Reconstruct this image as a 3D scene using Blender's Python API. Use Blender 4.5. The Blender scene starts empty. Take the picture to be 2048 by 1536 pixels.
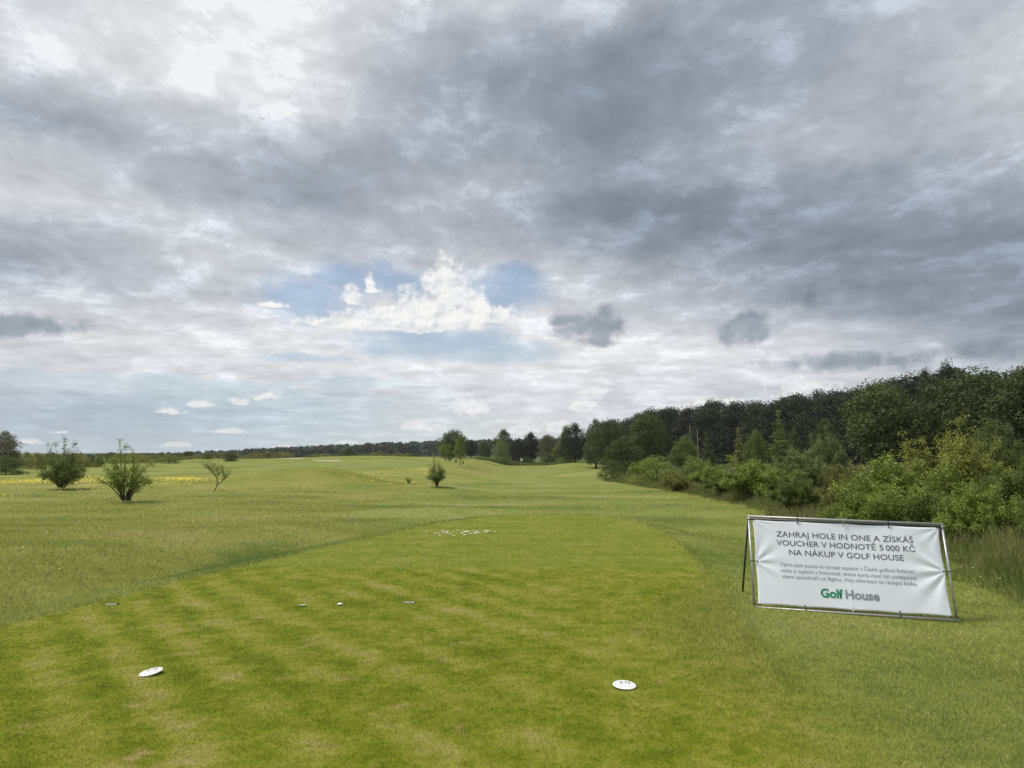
import bpy, bmesh, math, random
import numpy as np
from mathutils import Vector, Matrix
R = math.radians
SC = bpy.context.scene
COL = SC.collection

# ------------------------------------------------------------------ camera
F = 1420.0                      # focal length in pixels of a 2048 px wide frame
PITCH = math.atan((905 - 768) / F)
EYE = 1.65
cam_data = bpy.data.cameras.new('camera')
cam = bpy.data.objects.new('camera', cam_data)
COL.objects.link(cam)
cam.location = (0, 0, EYE)
cam.rotation_euler = (R(90) + PITCH, 0, 0)
cam_data.sensor_width = 36.0
cam_data.lens = 36.0 * F / 2048
cam_data.clip_start = 0.05
cam_data.clip_end = 20000
SC.camera = cam

SC.view_settings.view_transform = 'Standard'
SC.view_settings.look = 'None'
SC.view_settings.gamma = 1
SC.view_settings.use_curve_mapping = False
EXPOSURE = 1.2
SC.view_settings.exposure = EXPOSURE
K = 2 ** -EXPOSURE

SUN_EL, SUN_AZ = R(58), R(-80)      # azimuth from +Y, clockwise: high, to the left
SUN_STRENGTH = 1.5
NISHITA = 0.05


def ray(px, py):
    u = (px - 1024) / F
    v = (768 - py) / F
    return np.array([u, math.cos(PITCH) - v * math.sin(PITCH), math.sin(PITCH) + v * math.cos(PITCH)])


def azel(px, py):
    d = ray(px, py)
    return math.atan2(d[0], d[1]), math.atan2(d[2], math.hypot(d[0], d[1]))


def lin(r, g=None, b=None):
    if g is None:
        r, g, b = r
    out = []
    for c in (r, g, b):
        c = c / 255.0
        out.append(c / 12.92 if c <= 0.04045 else ((c + 0.055) / 1.055) ** 2.4)
    return tuple(out)


# ------------------------------------------------------------------ node helper
class NT:
    def __init__(self, tree):
        self.t = tree
        self.n = tree.nodes
        self.l = tree.links

    def new(self, kind, **kw):
        n = self.n.new(kind)
        for k, v in kw.items():
            setattr(n, k, v)
        return n

    def put(self, sock, v):
        if v is None:
            return
        if isinstance(v, bpy.types.NodeSocket):
            self.l.new(v, sock)
        else:
            if isinstance(v, (tuple, list)) and sock.type == 'RGBA' and len(v) == 3:
                v = (*v, 1)
            sock.default_value = v

    def m(self, op, a, b=None, c=None, clamp=False):
        n = self.new('ShaderNodeMath', operation=op, use_clamp=clamp)
        for i, v in enumerate((a, b, c)):
            self.put(n.inputs[i], v)
        return n.outputs[0]

    def vm(self, op, a, b=None, c=None, scale=None):
        n = self.new('ShaderNodeVectorMath', operation=op)
        for i, v in enumerate((a, b, c)):
            self.put(n.inputs[i], v)
        if scale is not None:
            self.put(n.inputs['Scale'], scale)
        return n.outputs['Value'] if op in ('LENGTH', 'DOT_PRODUCT', 'DISTANCE') else n.outputs[0]

    def noise(self, vec, scale, detail=4.0, rough=0.55, dist=0.0, dims='3D', color=False):
        n = self.new('ShaderNodeTexNoise', noise_dimensions=dims)
        self.put(n.inputs['Vector'], vec)
        n.inputs['Scale'].default_value = scale
        n.inputs['Detail'].default_value = detail
        n.inputs['Roughness'].default_value = rough
        n.inputs['Distortion'].default_value = dist
        return n.outputs['Color' if color else 'Fac']

    def mr(self, v, a, b, c=0.0, d=1.0, kind='SMOOTHSTEP'):
        n = self.new('ShaderNodeMapRange', interpolation_type=kind, clamp=True)
        for i, x in enumerate((v, a, b, c, d)):
            self.put(n.inputs[i], x)
        return n.outputs[0]

    def mix(self, f, a, b, blend='MIX'):
        n = self.new('ShaderNodeMix', data_type='RGBA', blend_type=blend, clamp_factor=True)
        self.put(n.inputs[0], f)
        self.put(n.inputs[6], a)
        self.put(n.inputs[7], b)
        return n.outputs[2]

    def xyz(self, v):
        n = self.new('ShaderNodeSeparateXYZ')
        self.put(n.inputs[0], v)
        return n.outputs

    def comb(self, x, y, z):
        n = self.new('ShaderNodeCombineXYZ')
        for i, v in enumerate((x, y, z)):
            self.put(n.inputs[i], v)
        return n.outputs[0]

    def mapping(self, v, loc, scale, kind='POINT'):
        n = self.new('ShaderNodeMapping', vector_type=kind)
        self.put(n.inputs[0], v)
        n.inputs['Location'].default_value = loc
        n.inputs['Scale'].default_value = scale
        return n.outputs[0]

    def ramp(self, f, stops, interp='LINEAR'):
        n = self.new('ShaderNodeValToRGB')
        cr = n.color_ramp
        cr.interpolation = interp
        while len(cr.elements) < len(stops):
            cr.elements.new(0.5)
        for e, (p, c) in zip(cr.elements, stops):
            e.position = p
            e.color = (*c, 1)
        self.put(n.inputs[0], f)
        return n.outputs[0]


# ------------------------------------------------------------------ world: a broken cloud deck over a clear sky
def build_world():
    w = bpy.data.worlds.new('World')
    SC.world = w
    w.use_nodes = True
    w.node_tree.nodes.clear()
    N = NT(w.node_tree)
    tc = N.new('ShaderNodeTexCoord').outputs['Generated']
    d = N.vm('NORMALIZE', tc)
    x, y, z = N.xyz(d)[:3]
    hor = N.m('SQRT', N.m('ADD', N.m('MULTIPLY', x, x), N.m('MULTIPLY', y, y)))
    az = N.m('ARCTAN2', x, y)
    el = N.m('ARCTAN2', z, hor)
    # cloud-plane coordinates: streaks run along +Y and flatten towards the horizon
    inv = N.m('DIVIDE', 1.0, N.m('ADD', N.m('MAXIMUM', z, 0.0), 0.10))
    q = N.comb(N.m('MULTIPLY', x, inv), N.m('MULTIPLY', N.m('MULTIPLY', y, inv), 0.80), 0.0)
    warp = N.vm('SUBTRACT', N.noise(q, 1.1, 4.0, 0.6, color=True), (0.5, 0.5, 0.5))
    ang = N.comb(az, el, 0.0)
    fine_w = N.vm('SUBTRACT', N.noise(d, 22.0, 5.0, 0.62, color=True), (0.5, 0.5, 0.5))
    angw = N.vm('ADD', ang, N.vm('MULTIPLY', warp, (0.11, 0.055, 0.0)))
    angw = N.vm('ADD', angw, N.vm('MULTIPLY', fine_w, (0.085, 0.05, 0.0)))
    # brightness of the deck, by direction
    xs = [0, 200, 400, 600, 800, 1000, 1200, 1400, 1600, 1800, 2048]
    b1, b2, b3, b4 = (178, 190, 202), (180, 193, 205), (182, 198, 212), (190, 205, 216)
    rows = {
        -60: [200, 230, 240, 235, 205, 205, 190, 165, 170, 185, 200],
        20: [205, 230, 240, 236, 203, 205, 190, 165, 170, 180, 192],
        100: [228, 246, 250, 240, 188, 172, 148, 148, 162, 185, 218],
        170: [182, 224, 240, 244, 178, 158, 143, 155, 175, 195, 205],
        240: [160, 176, 204, 224, 178, 165, 149, 162, 187, 188, 203],
        300: [206, 190, 178, 184, 165, 176, 149, 172, 190, 190, 180],
        360: [226, 206, 178, 163, 178, 190, 152, 160, 163, 164, 172],
        420: [192, 214, 202, 162, 188, 180, 136, 136, 148, 154, 150],
        480: [172, 186, 218, 205, 187, 183, 158, 142, 150, 143, 142],
        540: [168, 190, 204, 202, 196, 208, 202, 170, 152, 147, 147],
        600: [210, 206, 196, 218, 226, 226, 204, 190, 162, 148, 146],
        650: [214, 234, 234, 234, 230, 234, 216, 212, 204, 162, 150],
        700: [220, 232, 230, 228, 226, 232, 236, 236, 226, 204, 172],
        750: [204, 214, 216, 218, 226, 228, 226, 222, 214, 208, 200],
        800: [b1, b2, b3, b4, (206, 214, 220), 220, 216, 206, 206, 212, 208],
        850: [b1, b2, (184, 198, 208), (192, 206, 214), (206, 214, 219), (214, 218, 220), 220, 218, 216, 214, 212],
        905: [(182, 195, 203), (184, 197, 205), (190, 203, 210), (198, 209, 214), (206, 213, 216), (212, 216, 218), 216, 214, 214, 212, 212],
    }
    ys = sorted(rows)
    tab = np.zeros((len(ys), len(xs), 3))
    for i, yy in enumerate(ys):
        for j, v in enumerate(rows[yy]):
            if not isinstance(v, tuple):
                k = max(0.0, min(1.0, (235 - v) / 80))
                v = min(v, 224 + (v - 224) * 0.35)
                v = (v - 9 * k - 1, v - 0.2 * k, v + 10 * k + 3)
            tab[i, j] = v

    def sample(px, py):
        px = min(max(px, xs[0]), xs[-1])
        py = min(max(py, ys[0]), ys[-1])
        i = min(np.searchsorted(ys, py, 'right') - 1, len(ys) - 2)
        j = min(np.searchsorted(xs, px, 'right') - 1, len(xs) - 2)
        fy = (py - ys[i]) / (ys[i + 1] - ys[i])
        fx = (px - xs[j]) / (xs[j + 1] - xs[j])
        return (tab[i, j] * (1 - fx) + tab[i, j + 1] * fx) * (1 - fy) + (tab[i + 1, j] * (1 - fx) + tab[i + 1, j + 1] * fx) * fy

    def pixel(a, e):
        dd = np.array([math.sin(a) * math.cos(e), math.cos(a) * math.cos(e), math.sin(e)])
        fw = dd[1] * math.cos(PITCH) + dd[2] * math.sin(PITCH)
        up = -dd[1] * math.sin(PITCH) + dd[2] * math.cos(PITCH)
        return 1024 + F * dd[0] / fw, 768 - F * up / fw

    azs = [R(-40 + 80 * k / 20) for k in range(21)]
    els = [math.atan2(math.sin(PITCH) * F + (768 - yy) * math.cos(PITCH), math.cos(PITCH) * F - (768 - yy) * math.sin(PITCH)) for yy in ys][::-1]
    wx, wy = N.xyz(angw)[:2]
    t = N.mr(wx, R(-40), R(40), 0, 1, 'LINEAR')
    col = None
    prev = None
    for e in els:
        stops = []
        for k, a in enumerate(azs):
            c = sample(*pixel(a, e))
            stops.append((k / 20, lin(*c)))
        rc = N.ramp(t, stops, 'B_SPLINE')
        if col is None:
            col = rc
        else:
            col = N.mix(N.mr(wy, prev, e), col, rc)
        prev = e
    # behind the camera and overhead the deck is a plain bright grey
    back = N.mr(N.m('ABSOLUTE', az), R(55), R(100))
    col = N.mix(back, col, lin(216, 220, 226))
    # texture of the deck
    f1 = N.noise(N.vm('ADD', q, N.vm('MULTIPLY', warp, (0.35, 0.35, 0.0))), 2.8, 9.0, 0.65, 0.1)
    f2 = N.noise(N.vm('ADD', q, N.vm('MULTIPLY', warp, (0.3, 0.3, 0.0))), 7.0, 8.0, 0.66, 0.0)
    f3 = N.noise(N.vm('MULTIPLY', d, (1, 1, 1.7)), 13.0, 9.0, 0.66)
    glow = N.mr(N.m('ADD', N.m('MULTIPLY', f1, 0.6), N.m('MULTIPLY', f3, 0.5)), 0.55, 0.68, 0.0, 0.24)
    rel = N.m('ADD', N.m('MULTIPLY', N.m('SUBTRACT', f1, 0.5), 0.80), N.m('MULTIPLY', N.m('SUBTRACT', f2, 0.5), 0.40))
    rel = N.m('ADD', N.m('ADD', rel, glow), N.m('MULTIPLY', N.m('SUBTRACT', f3, 0.5), 0.55))
    fade = N.mr(el, 0.0, 0.24, 0.35, 1.1, 'LINEAR')
    gain = N.m('ADD', 1.0, N.m('MULTIPLY', rel, fade))
    col = N.vm('SCALE', col, scale=gain)
    col = N.vm('MINIMUM', col, lin(241, 244, 247))
    veil = N.noise(N.vm('MULTIPLY', q, (0.55, 1.0, 0)), 3.4, 7.0, 0.60)
    low = N.m('MULTIPLY', N.mr(el, R(1.5), R(5)), N.mr(el, R(14), R(10)))
    col = N.vm('SCALE', col, scale=N.m('ADD', 1.0, N.m('MULTIPLY', low, N.mr(veil, 0.34, 0.66, -0.11, 0.14, 'LINEAR'))))

    def blob_field(blobs, p, flat):
        out = None
        for px, py, rx, ry in blobs:
            a, e = azel(px, py)
            sx, sy = F / rx, F / ry
            v = N.mapping(p, (-a * sx, -e * sy, 0), (sx, sy, 1))
            if flat:
                v = N.vm('MAXIMUM', v, N.vm('MULTIPLY', v, (1, -2.4, 1)))
            ln = N.vm('LENGTH', v)
            out = ln if out is None else N.m('MINIMUM', out, ln)
        return out

    # soft angular distortion shared by the small clouds
    puff = N.m('ADD', N.m('MULTIPLY', N.noise(d, 34.0, 6.0, 0.55), 0.60), N.m('MULTIPLY', N.noise(d, 95.0, 4.0, 0.5), 0.40))
    up_ = N.vm('ADD', d, (-0.004, 0.0, 0.007))
    relief = N.m('SUBTRACT', N.noise(d, 40.0, 4.0, 0.5), N.noise(up_, 40.0, 4.0, 0.5))
    angp = N.vm('ADD', ang, N.vm('MULTIPLY', fine_w, (0.020, 0.012, 0.0)))

    # clear gaps
    gaps = [(620, 590, 85, 40), (710, 560, 90, 30), (800, 570, 55, 26), (1005, 590, 75, 42), (1030, 555, 50, 26),
            (890, 690, 150, 26), (825, 670, 90, 16), (985, 705, 105, 22), (600, 716, 80, 7), (300, 768, 230, 15), (490, 790, 140, 16),
            (700, 765, 110, 10)]
    g = blob_field(gaps, angp, False)
    cover = N.m('ADD', g, N.m('MULTIPLY', N.m('SUBTRACT', N.noise(d, 16.0, 8.0, 0.62), 0.5), 2.6))
    blue = N.mr(cover, 0.50, 1.65, 1.0, 0.0)
    blue = N.m('MULTIPLY', blue, N.mr(el, R(5), R(9), 0.45, 0.74))

    # bright cumulus
    cum = [(850, 632, 190, 34), (690, 648, 110, 16), (960, 642, 95, 15), (820, 612, 42, 38), (884, 570, 36, 52), (932, 604, 58, 44), (985, 630, 62, 24),
           (740, 570, 12, 22), (748, 584, 22, 10), (700, 600, 26, 34), (552, 614, 30, 9), (830, 655, 130, 26), (942, 818, 34, 27), (838, 856, 52, 16),
           (1160, 814, 28, 13), (1185, 783, 27, 11), (535, 792, 38, 16), (480, 806, 19, 11), (395, 810, 26, 10), (330, 826, 38, 9),
            (118, 864, 17, 6), (55, 884, 22, 9), (435, 863, 46, 6),
           (355, 894, 42, 7), (690, 886, 32, 7), (1040, 862, 56, 14), (1110, 860, 46, 18),
           (1430, 812, 66, 18), (1335, 822, 64, 12), (1610, 790, 70, 26),
           (560, 893, 30, 6)]
    c = blob_field(cum, angp, True)
    cm = N.m('ADD', c, N.m('MULTIPLY', N.m('SUBTRACT', puff, 0.5), 3.8))
    cmask = N.m('MULTIPLY', N.mr(cm, 0.40, 1.12, 1.0, 0.0), N.mr(el, R(1), R(8), 0.72, 1.0))
    cshade = N.m('ADD', N.mr(cm, 0.1, 0.9, 0.88, 1.04, 'LINEAR'), N.m('MULTIPLY', relief, 1.1))
    ccol = N.mix(N.mr(cshade, 0.55, 1.0, 0, 1, 'LINEAR'), lin(196, 203, 212), lin(249, 248, 246))
    # dark scud hanging under the deck
    scud = [(1195, 652, 72, 30), (1150, 640, 52, 13), (1212, 632, 26, 24), (1192, 684, 42, 14), (1485, 655, 50, 26), (1500, 638, 32, 18),
            (1625, 588, 76, 24), (1580, 580, 42, 20), (1664, 566, 40, 24), (1690, 724, 135, 17), (1742, 716, 60, 19),
            (1985, 698, 86, 20), (45, 648, 95, 20)]
    s = blob_field(scud, angp, False)
    sm = N.m('ADD', s, N.m('MULTIPLY', N.m('SUBTRACT', N.noise(d, 22.0, 8.0, 0.60), 0.5), 3.2))
    smask = N.m('MULTIPLY', N.mr(sm, 0.35, 1.35, 1.0, 0.0), 0.85)
    scol = N.mix(N.mr(N.m('ADD', N.noise(d, 20.0, 4.0, 0.5), N.m('MULTIPLY', relief, 0.4)), 0.3, 0.7, 0, 1, 'LINEAR'), lin(124, 135, 146), lin(158, 167, 178))

    cloud = N.mix(cmask, col, ccol)
    cloud = N.mix(smask, cloud, scol)
    blue = N.m('MULTIPLY', blue, N.m('SUBTRACT', 1.0, cmask))
    blue = N.m('MULTIPLY', blue, N.m('SUBTRACT', 1.0, smask))
    # clear sky
    sky = N.new('ShaderNodeTexSky', sky_type='NISHITA')
    sky.sun_disc = False
    sky.sun_elevation = SUN_EL
    sky.sun_rotation = SUN_AZ
    sky.dust_density = 1.0
    bg1 = N.new('ShaderNodeBackground')
    N.put(bg1.inputs[0], sky.outputs[0])
    bg1.inputs[1].default_value = NISHITA
    bg2 = N.new('ShaderNodeBackground')
    N.put(bg2.inputs[0], cloud)
    bg2.inputs[1].default_value = K
    ms = N.new('ShaderNodeMixShader')
    N.put(ms.inputs[0], blue)
    N.l.new(bg2.outputs[0], ms.inputs[1])
    N.l.new(bg1.outputs[0], ms.inputs[2])
    out = N.new('ShaderNodeOutputWorld')
    N.l.new(ms.outputs[0], out.inputs[0])
    w.cycles.sampling_method = 'MANUAL'
    w.cycles.sample_map_resolution = 512


build_world()
sun_data = bpy.data.lights.new('sun', 'SUN')
sun_data.energy = SUN_STRENGTH
sun_data.angle = R(11)
sun_data.color = (1.0, 0.955, 0.88)
sun = bpy.data.objects.new('sun', sun_data)
COL.objects.link(sun)
sd_ = Vector((math.sin(SUN_AZ) * math.cos(SUN_EL), math.cos(SUN_AZ) * math.cos(SUN_EL), math.sin(SUN_EL)))
sun.rotation_euler = sd_.to_track_quat('Z', 'Y').to_euler()


# ------------------------------------------------------------------ object helpers
def link(o, parent=None):
    COL.objects.link(o)
    if parent is not None:
        o.parent = parent
    return o


def tag(o, label=None, cat=None, group=None, kind=None):
    if label:
        o['label'] = label
    if cat:
        o['category'] = cat
    if group:
        o['group'] = group
    if kind:
        o['kind'] = kind
    return o


def empty(name, loc):
    o = bpy.data.objects.new(name, None)
    o.location = loc
    o.empty_display_size = 0.2
    return link(o)


def np_mesh(name, verts, faces, mat=None, smooth=False, attrs=None):
    """verts (n,3) and faces (m,k) arrays -> mesh; attrs {name: (domain, type, array)}"""
    me = bpy.data.meshes.new(name)
    verts = np.asarray(verts, np.float32)
    faces = np.asarray(faces, np.int32)
    k = faces.shape[1]
    me.vertices.add(len(verts))
    me.vertices.foreach_set('co', verts.ravel())
    me.loops.add(faces.size)
    me.loops.foreach_set('vertex_index', faces.ravel())
    me.polygons.add(len(faces))
    me.polygons.foreach_set('loop_start', np.arange(0, faces.size, k, dtype=np.int32))
    me.polygons.foreach_set('use_smooth', np.full(len(faces), smooth, bool))
    for an, (dom, typ, arr) in (attrs or {}).items():
        a = me.attributes.new(an, typ, dom)
        key = 'color' if 'COLOR' in typ else 'value'
        a.data.foreach_set(key, np.asarray(arr, np.float32).ravel())
    me.update(calc_edges=True)
    if mat:
        me.materials.append(mat)
    return me


def mesh_obj(name, me, parent=None):
    return link(bpy.data.objects.new(name, me), parent)


class MB:
    """collects tubes, boxes and grids into one mesh"""
    def __init__(self):
        self.v, self.f = [], []

    def tube(self, pts, rad, seg=8, cap=True):
        pts = [Vector(p) for p in pts]
        rad = rad if isinstance(rad, (list, tuple, np.ndarray)) else [rad] * len(pts)
        base = len(self.v)
        ref = None
        for i, p in enumerate(pts):
            dirn = (pts[min(i + 1, len(pts) - 1)] - pts[max(i - 1, 0)]).normalized()
            if ref is None:
                ref = dirn.orthogonal().normalized()
            ref = (ref - dirn * ref.dot(dirn)).normalized()
            b = dirn.cross(ref)
            for k in range(seg):
                a = 2 * math.pi * k / seg
                self.v.append(p + (ref * math.cos(a) + b * math.sin(a)) * rad[i])
        for i in range(len(pts) - 1):
            for k in range(seg):
                k2 = (k + 1) % seg
                self.f.append((base + i * seg + k, base + i * seg + k2, base + (i + 1) * seg + k2, base + (i + 1) * seg + k))
        if cap:
            self.f.append(tuple(base + k for k in range(seg))[::-1])
            self.f.append(tuple(base + (len(pts) - 1) * seg + k for k in range(seg)))
        return self

    def poly_prism(self, pts2, z0, z1, fn=lambda p: p):
        n = len(pts2)
        b = len(self.v)
        for z in (z0, z1):
            for x, y in pts2:
                self.v.append(Vector(fn((x, y, z))))
        self.f.append(tuple(range(b, b + n))[::-1])
        self.f.append(tuple(range(b + n, b + 2 * n)))
        for k in range(n):
            k2 = (k + 1) % n
            self.f.append((b + k, b + k2, b + n + k2, b + n + k))
        return self

    def lathe(self, prof, seg=32, fn=lambda p: p):
        b = len(self.v)
        for r, z in prof:
            for k in range(seg):
                a = 2 * math.pi * k / seg
                self.v.append(Vector(fn((r * math.cos(a), r * math.sin(a), z))))
        for i in range(len(prof) - 1):
            for k in range(seg):
                k2 = (k + 1) % seg
                self.f.append((b + i * seg + k, b + i * seg + k2, b + (i + 1) * seg + k2, b + (i + 1) * seg + k))
        self.f.append(tuple(b + k for k in range(seg))[::-1])
        self.f.append(tuple(b + (len(prof) - 1) * seg + k for k in range(seg)))
        return self

    def mesh(self, name, mat, smooth=True):
        me = bpy.data.meshes.new(name)
        me.from_pydata([tuple(p) for p in self.v], [], self.f)
        for p in me.polygons:
            p.use_smooth = smooth
        me.materials.append(mat)
        me.update()
        return me

    def build(self, name, mat, parent=None, smooth=True):
        return mesh_obj(name, self.mesh(name, mat, smooth), parent)


def new_mat(name):
    m = bpy.data.materials.new(name)
    m.use_nodes = True
    m.node_tree.nodes.clear()
    N = NT(m.node_tree)
    N.out = N.new('ShaderNodeOutputMaterial')
    return m, N


def bsdf(N, col, rough=0.6, metal=0.0, spec=0.4, normal=None):
    b = N.new('ShaderNodeBsdfPrincipled')
    N.put(b.inputs['Base Color'], col)
    N.put(b.inputs['Roughness'], rough)
    N.put(b.inputs['Metallic'], metal)
    N.put(b.inputs['Specular IOR Level'], spec)
    if normal is not None:
        N.l.new(normal, b.inputs['Normal'])
    return b.outputs[0]


# ------------------------------------------------------------------ lie of the land
TEE_EDGE = np.array([(-5.6, 0.5), (-5.25, 4.5), (-4.87, 6.9), (-4.50, 8.4), (-4.15, 9.9), (-3.48, 11.8), (-2.40, 15.1), (-1.5, 17.4),
                     (-0.35, 18.9), (0.89, 19.4), (2.25, 18.8), (3.05, 17.1), (3.12, 14.1), (2.90, 11.7), (2.69, 10.2), (2.40, 8.3),
                     (2.08, 6.3), (1.78, 4.75), (1.62, 3.9), (1.2, 0.5), (0.8, -6.0), (-6.0, -6.0)])


def smooth_poly(p, n=3):
    for _ in range(n):
        q = np.roll(p, -1, axis=0)
        p = np.stack([0.75 * p + 0.25 * q, 0.25 * p + 0.75 * q], 1).reshape(-1, 2)
    return p


TEE = smooth_poly(TEE_EDGE, 2)


def poly_sd(poly, x, y):
    """signed distance to a closed polygon, negative inside"""
    d = np.full(x.shape, 1e9)
    inside = np.zeros(x.shape, bool)
    n = len(poly)
    for i in range(n):
        ax, ay = poly[i]
        bx, by = poly[(i + 1) % n]
        ex, ey = bx - ax, by - ay
        wx, wy = x - ax, y - ay
        t = np.clip((wx * ex + wy * ey) / (ex * ex + ey * ey + 1e-12), 0, 1)
        d = np.minimum(d, (wx - ex * t) ** 2 + (wy - ey * t) ** 2)
        c = ((ay <= y) != (by <= y)) & (x < ex * (y - ay) / (ey if abs(ey) > 1e-12 else 1e-12) + ax)
        inside ^= c
    d = np.sqrt(d)
    return np.where(inside, -d, d)


def tee_sd(x, y):
    out = np.full(x.shape, 50.0)
    near = (np.abs(x) < 14) & (y < 30) & (y > -14)
    if near.any():
        out[near] = poly_sd(TEE, x[near], y[near])
    return out


def sst(a, b, v):
    t = np.clip((v - a) / (b - a), 0, 1)
    return t * t * (3 - 2 * t)


def vnoise(x, y, s, seed=0):
    """smooth value noise from a few incommensurate sine products, about -1..1"""
    o = 0
    rng = np.random.RandomState(seed)
    for k in range(5):
        a = rng.uniform(0, 6.283)
        w = (2 * math.pi / s) * rng.uniform(0.6, 1.5)
        o = o + np.sin(w * (x * math.cos(a) + y * math.sin(a)) + rng.uniform(0, 6.283))
    return o / 3.2


HEDGE_Y = [-30, 3, 6, 8.7, 9.8, 13.8, 19.8, 23.3, 29.6, 36.7, 45.7, 61, 80, 110, 150, 190, 260]
HEDGE_X = [6.2, 6.0, 6.0, 6.3, 6.7, 8.3, 8.9, 9.4, 9.9, 9.7, 8.9, 8.2, 13, 19, 24, 26, 40]


def hedge_x(y):
    return np.interp(y, HEDGE_Y, HEDGE_X)


def ridge_top(px):
    return np.interp(px, [-200, 100, 170, 300, 400, 500, 600, 700, 800, 900, 1000, 1200, 1500], [912, 911, 909, 906, 903, 898, 892, 888, 884, 881, 879, 875, 872])


MOUNDS = [(-15.5, 47, 4.2, 2.2, 0.55), (-11.5, 47, 3.0, 2.0, 0.5), (-21, 43, 5, 3, 0.3), (-4.5, 42, 3.0, 4, 0.25), (9.5, 78, 4.0, 5, 0.55), (13, 88, 5, 6, 0.5),
          (-30, 150, 22, 8, 0.9), (-8, 100, 6, 16, 0.5), (-60, 140, 18, 6, 0.5), (-2.2, 26, 3.5, 1.6, 0.12), (-36, 80, 14, 6, 0.35), (14, 150, 8, 6, 0.9)]


def height(x, y):
    x = np.asarray(x, float)
    y = np.asarray(y, float)
    r = np.hypot(x, y)
    sd = tee_sd(x, y)
    right = sst(-0.5, 2.0, x)
    drop = 0.42 * (1 - right) + 0.085 * right
    drop = drop + (0.50 - drop) * sst(10, 17, y)
    z = -drop * sst(0.0, 2.4, sd)
    z = z + 0.46 * sst(1.8, 4.6, sd) * sst(-2.5, -4.5, x) * sst(24, 15, y)
    # fairway sinking towards the green, the rough on the left stays up
    xl = np.interp(y, [20, 47, 90, 150, 200], [-8, -5.2, -5.0, -3.5, -3])
    corr = sst(xl - 5, xl + 3, x)
    z = z - 1.25 * sst(24, 165, y) * corr
    z = z + 0.25 * sst(20, 60, y) * (1 - corr)
    for mx, my, sx, sy, h in MOUNDS:
        z = z + 1.35 * h * np.exp(-((x - mx) / sx) ** 2 - ((y - my) / sy) ** 2)
    und = vnoise(x, y, 9.0, 3) * 0.03 * sst(1.5, 8, sd) + vnoise(x, y, 34.0, 5) * 0.10 * sst(18, 60, r) + vnoise(x, y, 150.0, 6) * 0.22 * sst(80, 250, r)
    z = z + und
    # wooded rise on the right
    z = z + 0.030 * np.clip(x - hedge_x(np.clip(y, 0, 260)) - 12, 0, 160) * sst(25, 70, y)
    # land beyond the course: falls away left, rises to the wooded ridge ahead
    px = 1024 + F * x / np.maximum(y, 1.0)
    top = EYE + (905 - ridge_top(px)) * np.maximum(y, 1) / F
    far = sst(330, 620, y) * sst(900, 760, y)
    z = z + (np.clip(top - 13, -14, 10) - z) * far
    return z


def H1(x, y):
    return float(height(np.array([x]), np.array([y]))[0])


def ground_at(px, py):
    """where the sight line through a point of the photograph meets the land"""
    d = ray(px, py)
    d = d / d[1]
    t = np.concatenate([np.arange(2, 60, 0.05), np.arange(60, 500, 0.5)])
    zz = EYE + d[2] * t
    hh = height(d[0] * t, t)
    k = np.argmax(zz < hh)
    return Vector((d[0] * t[k], t[k], hh[k]))


def on_land(px, Y):
    d = ray(px, 905)
    X = d[0] / d[1] * Y
    return Vector((X, Y, H1(X, Y)))


def z_of(py, Y):
    d = ray(1024, py)
    return EYE + d[2] / d[1] * Y


# mown and rough zones ------------------------------------------------
def zones(x, y):
    sd = tee_sd(x, y)
    wob = vnoise(x, y, 6.0, 11) * 0.25
    soft = 0.04 + 0.75 * sst(-0.5, 1.0, x) * sst(13, 6, y)
    tee = sst(1, -1, sd / soft + wob * 2.5 * (soft > 0.2))
    xl = np.interp(y, [0, 12, 18, 24, 30, 40, 47, 70, 100, 150, 190], [-6.3, -5.2, -4.2, -5.5, -5.5, -5.0, -4.0, -1.5, -1.0, -2.0, -3])
    xr = hedge_x(y) - 1.2
    fw = sst(-0.5, 0.5, x - xl + wob * 2) * sst(0.4, -0.4, x - xr + wob)
    collar = sst(0.02, 0.06, sd) * sst(2.3, 1.5, sd + wob)
    mown = np.maximum(fw * sst(17, 23, y + wob * 4), collar)
    # the other hole, far left
    mown = np.maximum(mown, sst(58, 66, y - 0.25 * x * (x < 0) * 0 + wob * 6) * sst(-7, -12, x) * 0.85)
    right = sst(1.0, 2.2, x - np.interp(y, [0, 4, 8, 12, 18], [1.3, 1.7, 2.5, 3.0, 3.4])) * sst(24, 18, y)
    mown = np.maximum(mown, right * 0.9)
    green = sst(1.0, 0.8, np.hypot((x - 8) / 14, (y - 168) / 16)) 
    wild = sst(-0.8, 1.2, x - hedge_x(y) + wob * 2)
    wild = np.maximum(wild, sst(196, 200, y) * sst(-8, 0, x))
    wild = np.maximum(wild, sst(215, 235, y))
    tee = np.maximum(tee, green)
    mown = mown * (1 - wild)
    return np.stack([tee, mown, wild, np.ones_like(tee)], -1)


def marks(x, y):
    sd = tee_sd(x, y)
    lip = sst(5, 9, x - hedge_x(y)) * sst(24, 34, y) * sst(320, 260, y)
    sand = sst(1.1, 0.9, np.hypot((x + 45.5) / 3.4, (y - 146) / 2.2)) + sst(1.1, 0.9, np.hypot((x + 36.2) / 2.6, (y - 140) / 2.2))
    tr = np.zeros_like(x)
    for off in (0.0, 1.35):
        cx = np.interp(y, [22, 28, 34, 42, 60, 80], [-1.5, -0.4, 0.2, 0.5, 0.9, 1.4]) + off - 0.2
        tr = np.maximum(tr, np.exp(-((x - cx) / 0.16) ** 2) * sst(26, 36, y) * sst(85, 66, y))
    return np.stack([lip, np.clip(sand, 0, 1), tr, np.ones_like(lip)], -1)


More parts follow.
